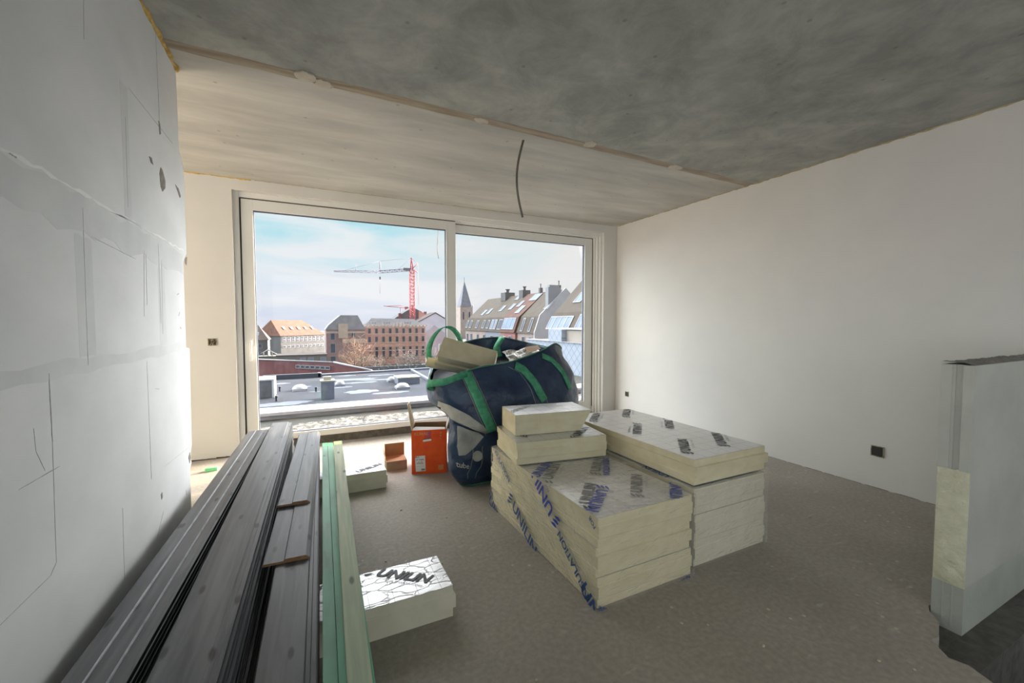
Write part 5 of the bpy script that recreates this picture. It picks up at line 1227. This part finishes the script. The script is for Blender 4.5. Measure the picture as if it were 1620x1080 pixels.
b = MB(); lattice(b, (35.3, 160, -11), (35.45, 160, cz(16.3)), 1.5, 1.5, 26, 0.13); opart(b, 'mast', m_crane, cr_, O)
b = MB(); lattice(b, (36.0, 160, cz(16.4)), (17.8 * K3, 160, cz(15.25)), 1.0, 0.9, 14, 0.09, True); lattice(b, (17.8 * K3, 160, cz(15.25)), (6.07 * K3, 160, cz(14.78)), 0.9, 0.35, 12, 0.07, True); opart(b, 'jib', m_craneg, cr_, O)
b = MB(); lattice(b, (35.4, 160, cz(16.4)), (35.2, 160, cz(19.7)), 1.0, 0.2, 5, 0.09); b.tube([(35.5, 160, cz(16.6)), (37.7, 160, cz(18.1))], 0.14, 6); b.tube([(35.5, 160, cz(16.3)), (37.8, 160, cz(15.6))], 0.16, 6); b.tube([(35.2, 160, cz(19.6)), (37.7, 160, cz(18.1))], 0.06, 5); b.tube([(37.7, 160, cz(18.1)), (37.8, 160, cz(6.5))], 0.05, 5)
opart(b, 'tower_head', m_crane, cr_, O)
b = MB(); b.tube([(17.82 * K3, 160, cz(18.2)), (17.6 * K3, 160, cz(15.3))], 0.09, 5); b.tube([(17.82 * K3, 160, cz(18.2)), (18.1 * K3, 160, cz(15.3))], 0.09, 5)
b.tube([(35.2, 160, cz(19.6)), (17.82 * K3, 160, cz(18.2))], 0.045, 5); b.tube([(17.82 * K3, 160, cz(18.2)), (8.6 * K3, 160, cz(15.1))], 0.045, 5); b.tube([(35.2, 160, cz(19.6)), (22 * K3, 160, cz(15.5))], 0.045, 5); b.tube([(11.5 * K3, 160, cz(17)), (11.5 * K3, 160, cz(15.2))], 0.06, 5)
opart(b, 'tie_bars', m_craneg, cr_, O)
b = MB(); b.tube([(17.8 * K3, 160, cz(15.2)), (17.7 * K3, 160, cz(9.3))], 0.05, 5); b.box(17.6 * K3, 17.95 * K3, 159.8, 160.2, cz(13.2), cz(13.9)); opart(b, 'hoist_hook', mat('hook_grey', '6b6472', rough=0.5), cr_, O)
b = MB(); b.box(32.2, 34.8, 159.5, 160.5, cz(16.0), cz(16.7)); opart(b, 'machinery_box', mat('machinery_grey', '7d7a80', rough=0.6), cr_, O)
cr2 = empty('tower_crane', (48.5, 250, -11), label='small distant red crane low on the horizon', cat='crane'); O = Vector((48.5, 250, -11))
b = MB(); b.tube([(48.5, 250, -11), (48.5, 250, 10.2)], 0.35, 6); opart(b, 'mast', m_craneg, cr2, O)
b = MB(); b.tube([(38.9, 250, 10.9), (52.0, 250, 9.9)], 0.18, 6); b.box(51, 53, 249.5, 250.5, 9.0, 10.6); b.tube([(40, 250, 10.8), (48.4, 250, 11.3), (52, 250, 9.9)], 0.12, 5); opart(b, 'jib', m_crane, cr2, O)

# church
cs = empty('church', (107, 302, -11), label='church tower with slender grey spire behind the houses', cat='church'); O = Vector((107, 302, -11))
tw = mat('church_brick', 'a99a92', 'b8aaa1', 0.4, rough=0.9)
b = MB(); b.box(102.4, 112.2, 300, 309.8, -11, 13.0); opart(b, 'tower', tw, cs, O)
b = MB(); b.add([(102.9, 300.5, 13.2), (111.7, 300.5, 13.2), (111.7, 309.3, 13.2), (102.9, 309.3, 13.2), (107.3, 304.9, 33.2)], [(0, 1, 4), (1, 2, 4), (2, 3, 4), (3, 0, 4)]); opart(b, 'spire', mat('spire_slate', '767985', '83868f', 0.5, rough=0.7), cs, O)
b = MB(); b.tube([(107.3, 304.9, 33), (107.3, 304.9, 36)], 0.15, 5); opart(b, 'finial', m_slate, cs, O)
b = MB()
for x in (102.4, 112.2): b.lathe([(0.5, 13.0), (0.5, 14.0), (0.02, 15.0)], (x, 300, 0), 8)
opart(b, 'pinnacles', tw, cs, O)
for x in (104.8, 109.6): add_window(cs, O, (x, 299.9, 6.5), (1, 0, 0), (0, -1, 0), 1.4, 6.0, fr_=0.2, frm=tw)

# E: mansard-roofed row along the right
m_mans = mat('mansard_tiles', '4d463d', '575047', 0.9, rough=0.85, bump=0.2, bscale=8)
m_mansr = mat('reddish_tiles', '573e38', '624840', 0.9, rough=0.85)
m_fac = mat('beige_facade', '8f817a', '9a8c84', 0.5, rough=0.85); m_facp = mat('pink_facade', '8e615c', '986c66', 0.5, rough=0.85); m_facg = mat('grey_facade', '80858e', rough=0.85)
def mans_house(y0, y1, x0, fz, ez, uz, rz_, dx1, dx2, roofm, facm, label, group, openings, sky=(), gable=None, chim=(), end=True):
    O = Vector((x0 + 4, (y0 + y1) / 2, -11)); t = empty('mansard_house', O, label=label, cat='house', group=group)
    b = MB(); b.box(x0, x0 + 2 * (dx2), y0 + (0.31 if end else 0.0), y1, -11, ez); opart(b, 'wall', facm, t, O)
    prof_ = [(x0 - 0.3, ez), (x0 + dx1, uz), (x0 + dx2, rz_), (x0 + 2 * dx2 - dx1, uz), (x0 + 2 * dx2 + 0.3, ez)]
    b = MB(); b.prism(prof_, y0 + (0.31 if end else 0.0), y1, 'y'); opart(b, 'roof', roofm, t, O)
    if end:
        b = MB(); b.prism([(p[0], p[1] + 0.25) for p in prof_[:-1]] + [(prof_[-1][0], ez + 0.25), (prof_[-1][0], -11), (x0 - 0.3, -11)], y0, y0 + 0.3, 'y'); opart(b, 'gable_wall', gable or mat('slate_clad_gable', 'a9adb2', 'b4b8bd', 0.6, rough=0.8), t, O)
    n1 = Vector((-(uz - ez), 0, dx1 + 0.3)).normalized()
    for (y, z, w_, h_, kind) in openings:
        if z < ez: add_window(t, O, (x0 - 0.02, y, z), (0, -1, 0), (-1, 0, 0), w_, h_, fr_=0.12)
        else:
            f_ = (z - ez) / (uz - ez); p = (x0 - 0.3 + f_ * (dx1 + 0.3), y, z); add_window(t, O, Vector(p) + n1 * 0.03, (0, -1, 0), n1, w_, h_, m_pane_lit if kind else m_pane, 0.14, kind, name='roof_window')
    n2 = Vector((-(rz_ - uz), 0, dx2 - dx1)).normalized()
    for (y, f_, w_, h_) in sky:
        p = Vector((x0 + dx1 + f_ * (dx2 - dx1), y, uz + f_ * (rz_ - uz))); add_window(t, O, p + n2 * 0.04, (0, -1, 0), n2, w_, h_, m_pane_lit, 0.12, name='skylight')
    for (y, s) in chim:
        b = MB(); b.box(x0 + dx2 - s, x0 + dx2 + s, y - s, y + s, rz_ - 1.0, rz_ + 0.9); b.lathe([(s * 0.3, 0), (s * 0.3, 0.6), (s * 0.5, 0.65), (s * 0.5, 0.8)], (x0 + dx2, y, rz_ + 0.9), 8); opart(b, 'chimney', m_gwall, t, O)
    return t
RX = 35.0
def ry(px, X0=RX):
    a = YAW + math.atan((px - 810) / 660.7); return X0 / math.tan(a)
mans_house(ry(768), ry(737), RX, 0, -0.6, 2.4, 7.2, 0.8, 6.0, m_mans, m_fac, 'long brown mansard roof with small dark dormer windows, furthest left of the row', 'mansard houses on the right',
           [(ry(q), 0.9, 1.3, 1.9, 0) for q in (738.5, 744, 754, 764)] + [(ry(q), -2.4, 1.2, 2.2, 0) for q in (740, 746, 756, 766)], [(ry(753), 0.25, 1.5, 1.8), (ry(760), 0.30, 1.5, 1.8)], end=False, chim=[(ry(765), 1.2)])
mans_house(ry(794), ry(768.2), RX, 0, -0.6, 2.4, 7.2, 0.8, 6.0, m_mans, m_facg, 'mansard house with light grey lower facade and pale roof windows', 'mansard houses on the right',
           [(ry(771), 0.9, 1.2, 1.9, 0), (ry(777), 0.9, 1.4, 2.2, 1), (ry(782), 0.9, 1.4, 2.2, 1), (ry(790), 0.9, 2.0, 2.2, 0), (ry(778), -2.6, 1.6, 2.4, 0), (ry(787), -2.6, 1.6, 2.4, 0)],
           [(ry(776), 0.40, 1.5, 1.8), (ry(789), 0.45, 1.5, 1.8), (ry(784), 0.9, 1.6, 1.8)], end=False, chim=[(ry(789), 0.9)])
mans_house(ry(818), ry(794.2), RX - 0.4, 0, -0.6, 2.4, 7.2, 0.8, 6.4, m_mansr, m_facp, 'pinkish mansard house with wide four-pane roof window and pink facade', 'mansard houses on the right',
           [(ry(805.5, RX), 1.1, 5.4, 2.4, 2), (ry(808, RX), 3.6 if False else 2.0, 0.1, 0.1, 0), (ry(798), -2.3, 1.4, 2.2, 0), (ry(810), -2.3, 1.4, 2.2, 0)], [(ry(808), 0.3, 1.8, 2.2), (ry(799), 0.55, 1.5, 1.8), (ry(812), 1.0 * 0.8, 3.0, 2.0)], end=False, chim=[(ry(812), 0.3)])
gable_house = mans_house(ry(848), ry(818.2), RX, 0, -0.6, 2.4, 7.2, 0.8, 6.0, m_mans, m_fac, 'mansard house with tall narrow dark windows and slate-clad gable end', 'mansard houses on the right',
           [(ry(826), 0.9, 0.9, 2.6, 0), (ry(838), 0.9, 0.9, 2.6, 0), (ry(828), -2.3, 1.2, 2.2, 0), (ry(839), -2.3, 1.2, 2.2, 0)], [(ry(846), 0.40, 1.6, 2.0), (ry(833), 0.8, 1.5, 1.8)], chim=[(ry(838), 0.3)])
O = Vector((RX + 4, (ry(848) + ry(818.2)) / 2, -11))
b0 = MB(); b0.box(37.6, 40.2, ry(848) + 0.31, ry(848) + 1.3, 4.0, 7.5); b0.box(37.9, 39.9, ry(848) + 0.4, ry(848) + 1.2, 7.5, 7.9)
opart(b0, 'broad_chimney', mat('white_chimney', '8d9095', rough=0.8), gable_house, O)
mans_house(ry(960, 28), ry(868, 28), 28.0, 0, 0.5, 2.6, 7.0, 0.9, 5.2, m_mans, m_mansr, 'nearest mansard house at the right edge of the window', 'mansard houses on the right',
           [(ry(884, 28), 1.25, 5.2, 1.9, 3), (ry(919, 28), 1.4, 2.0, 2.0, 1)], [(ry(890, 28), 0.42, 1.6, 1.9), (ry(903, 28), 0.45, 1.6, 1.9), (ry(922, 28), 0.6, 1.6, 1.9)], end=False, chim=[(ry(925, 28), 0.4)])

# F: neighbour clad in pale diamond shingles
def shingle():
    m = bpy.data.materials.new('diamond_shingles'); m.use_nodes = True; nt = m.node_tree; N = nt.nodes; L = nt.links; b = N['Principled BSDF']
    tc = N.new('ShaderNodeTexCoord'); mp = N.new('ShaderNodeMapping'); mp.inputs['Rotation'].default_value = (math.radians(45), 0, 0)
    L.new(tc.outputs['Object'], mp.inputs[0]); sp = N.new('ShaderNodeSeparateXYZ'); L.new(mp.outputs[0], sp.inputs[0])
    cb_ = N.new('ShaderNodeCombineXYZ'); L.new(sp.outputs[1], cb_.inputs[0]); L.new(sp.outputs[2], cb_.inputs[1])
    br = N.new('ShaderNodeTexBrick'); br.offset = 0; br.inputs['Scale'].default_value = 1; br.inputs['Brick Width'].default_value = 0.34; br.inputs['Row Height'].default_value = 0.34
    br.inputs['Mortar Size'].default_value = 0.014; br.inputs['Color1'].default_value = lin('8f99a8'); br.inputs['Color2'].default_value = lin('99a2b0'); br.inputs['Mortar'].default_value = lin('6b7686')
    L.new(cb_.outputs[0], br.inputs['Vector']); L.new(br.outputs['Color'], b.inputs['Base Color']); b.inputs['Roughness'].default_value = 0.4; return m
m_sh = shingle()
sc = empty('shingle_clad_building', (13, 17, -11), label='neighbouring penthouse clad in pale blue diamond shingles', cat='building'); O = Vector((13, 17, -11))
b = MB(); b.box(12, 20, 9, 22.6, -1.35, 0.28); b.box(12.01, 16, 18.75, 20.1, 0.281, 0.93); opart(b, 'shingle_wall', m_sh, sc, O)
b = MB(); b.box(12.3, 18, 9, 18.74, 0.281, 0.90); opart(b, 'upper_wall', mat('brown_grey_wall', '958e85', '9f988f', 1, rough=0.85), sc, O)
b = MB(); b.box(12.2, 18, 9, 20.2, 0.931, 0.99); b.box(11.9, 12.5, 9, 22.7, 0.2805, 0.31); opart(b, 'coping', m_coping, sc, O)
gvl = MB(); gvl.box(6.5, 20, 7.40, 22.5, -1.6, -1.36)
o = gvl.build('gravel_roof', mat('mossy_gravel', '484a44', '5f6059', 7, rough=0.95, bump=0.6, bscale=20)); struct(o, 'gravel roof strip below the shingled wall')

# trees and hedges in the courtyard
def bare_tree(x, y, z0, h, seed, label, c, n_=70):
    rnd = random.Random(seed); t = empty('bare_tree', (x, y, z0), label=label, cat='tree', group='bare courtyard trees')
    b = MB(); b.tube([(0, 0, 0), (0.1, 0, h * 0.3), (0.0, 0.1, h * 0.55)], [h * 0.02, h * 0.015, h * 0.01], 6); b.build('trunk', mat('tree_bark', '5c5049', rough=0.9), t)
    b = MB()
    for i in range(n_):
        a = rnd.uniform(0, 6.28); z = h * rnd.uniform(0.12, 0.6); l = h * rnd.uniform(0.2, 0.45); up = rnd.uniform(0.3, 1.2)
        p = Vector((0, 0, z)); dv = Vector((math.cos(a), math.sin(a), up)).normalized() * l
        b.tube([p, p + dv * 0.5 + Vector((0, 0, -0.02 * h)), p + dv], [h * 0.004, h * 0.0028, h * 0.0015], 4)
        for q in range(5):
            s = p + dv * rnd.uniform(0.3, 1); e = Vector((rnd.uniform(-1, 1), rnd.uniform(-1, 1), rnd.uniform(-0.2, 1))) * h * 0.12; b.tube([s, s + e], [h * 0.0017, h * 0.001], 3)
    o = b.build('branches', mat('twigs_' + c, c, rough=0.9), t)
for i, (px, Y_, h, lab, c) in enumerate([(560, 105, 11.5, 'bare rust-brown tree in front of the gabled house', '7d6250'), (571, 100, 10, 'bare rust-brown tree left of the pink brick facade', '826654'), (548, 108, 7, 'smaller bare tree at the left of the courtyard group', '75604f'),
                                        (596, 100, 6, 'bare grey tree before the first bays of the brick facade', '857a76'), (640, 95, 8.5, 'bare grey tree left of the crane mast', '857b78'), (655, 90, 7.5, 'bare grey tree at the foot of the crane', '8a807c'), (690, 98, 8, 'bare tree before the white gable house', '857b7c')]):
    a = YAW + math.atan((px - 810) / 660.7); bare_tree(Y_ * math.tan(a), Y_, -11, h, i, lab, c)
def hedge(x0, x1, y, z1, seed, label, c1, c2):
    rnd = random.Random(seed); b = MB(); k = int((x1 - x0) / 0.5)
    for i in range(k * 40):
        x = rnd.uniform(x0, x1); z = -11 + (z1 + 11 + noise.noise(Vector((x * 0.6, seed, 0))) * 1.5) * rnd.random() ** 0.5; yy = y + rnd.uniform(-0.8, 0.8); r = rnd.uniform(0.10, 0.24)
        p = Vector((x, yy, z)); q = [Vector((rnd.uniform(-1, 1), rnd.uniform(-1, 1), rnd.uniform(-1, 1))) * r for _ in range(3)]; b.add([p + w_ for w_ in q], [(0, 1, 2)])
    o = b.build('hedge', mat('hedge_' + c1, c1, c2, 2, rough=0.9), recalc=False); tag(o, label, 'hedge', kind=None)
hedge(8, 20, 84, -5.2, 1, 'olive green hedge below the brown bare trees', '63665a', '80836e'); hedge(17, 30, 82, -4.9, 2, 'darker green hedge under the brick facade', '4d5750', '75806a'); hedge(9, 17, 66, -5.2, 3, 'grey green shrubs behind the brick annex roof', '5d6660', '7d8578')
wl = MB(); wl.box(5, 34, 78, 78.3, -11, -6.6); tag(wl.build('garden_wall', mat('grey_fence', '6d7079', rough=0.9)), 'long grey garden wall crossing the courtyard', 'wall')
sc_ = MB(); sc_.box(24.3, 27.0, 85, 85.3, -11, -3.2); tag(sc_.build('scaffold_sheet', mat('pale_green_sheet', 'a9b8ac', 'b8c4ba', 2, rough=0.8)), 'pale green sheeted panel at the foot of the crane', 'scaffold sheet')

# loose wire hanging outside in front of the left pane
w_ = MB(); w_.tube([(1.436 + 0.012 * math.sin(t_ * 0.5) + 0.0022 * t_, 5.09, 2.575 - 0.040 * t_) for t_ in range(13)], 0.0035, 6)
tag(w_.build('hanging_wire', mat('black_wire', '2a2c30', rough=0.6)), 'thin black wire dangling outside at the top of the left pane', 'wire')

sd = empty('courtyard_shed', (-2, 120, -11), label='low olive shed with white windows below the school windows', cat='shed'); O = Vector((-2, 120, -11))
b = MB(); b.box(-7.2, 3.9, 115, 121, -11, -6.9); opart(b, 'wall', mat('olive_grey_wall', '6d6d66', '787870', 1, rough=0.9), sd, O)
b = MB(); b.box(-7.4, 3.9, 114.8, 121.2, -6.899, -6.6); opart(b, 'roof', m_tile2, sd, O)
for x in (-1.6, 0.2, 3.0): add_window(sd, O, (x, 114.98, -7.9), (1, 0, 0), (0, -1, 0), 1.3, 1.1, m_pane_lit, 0.12)
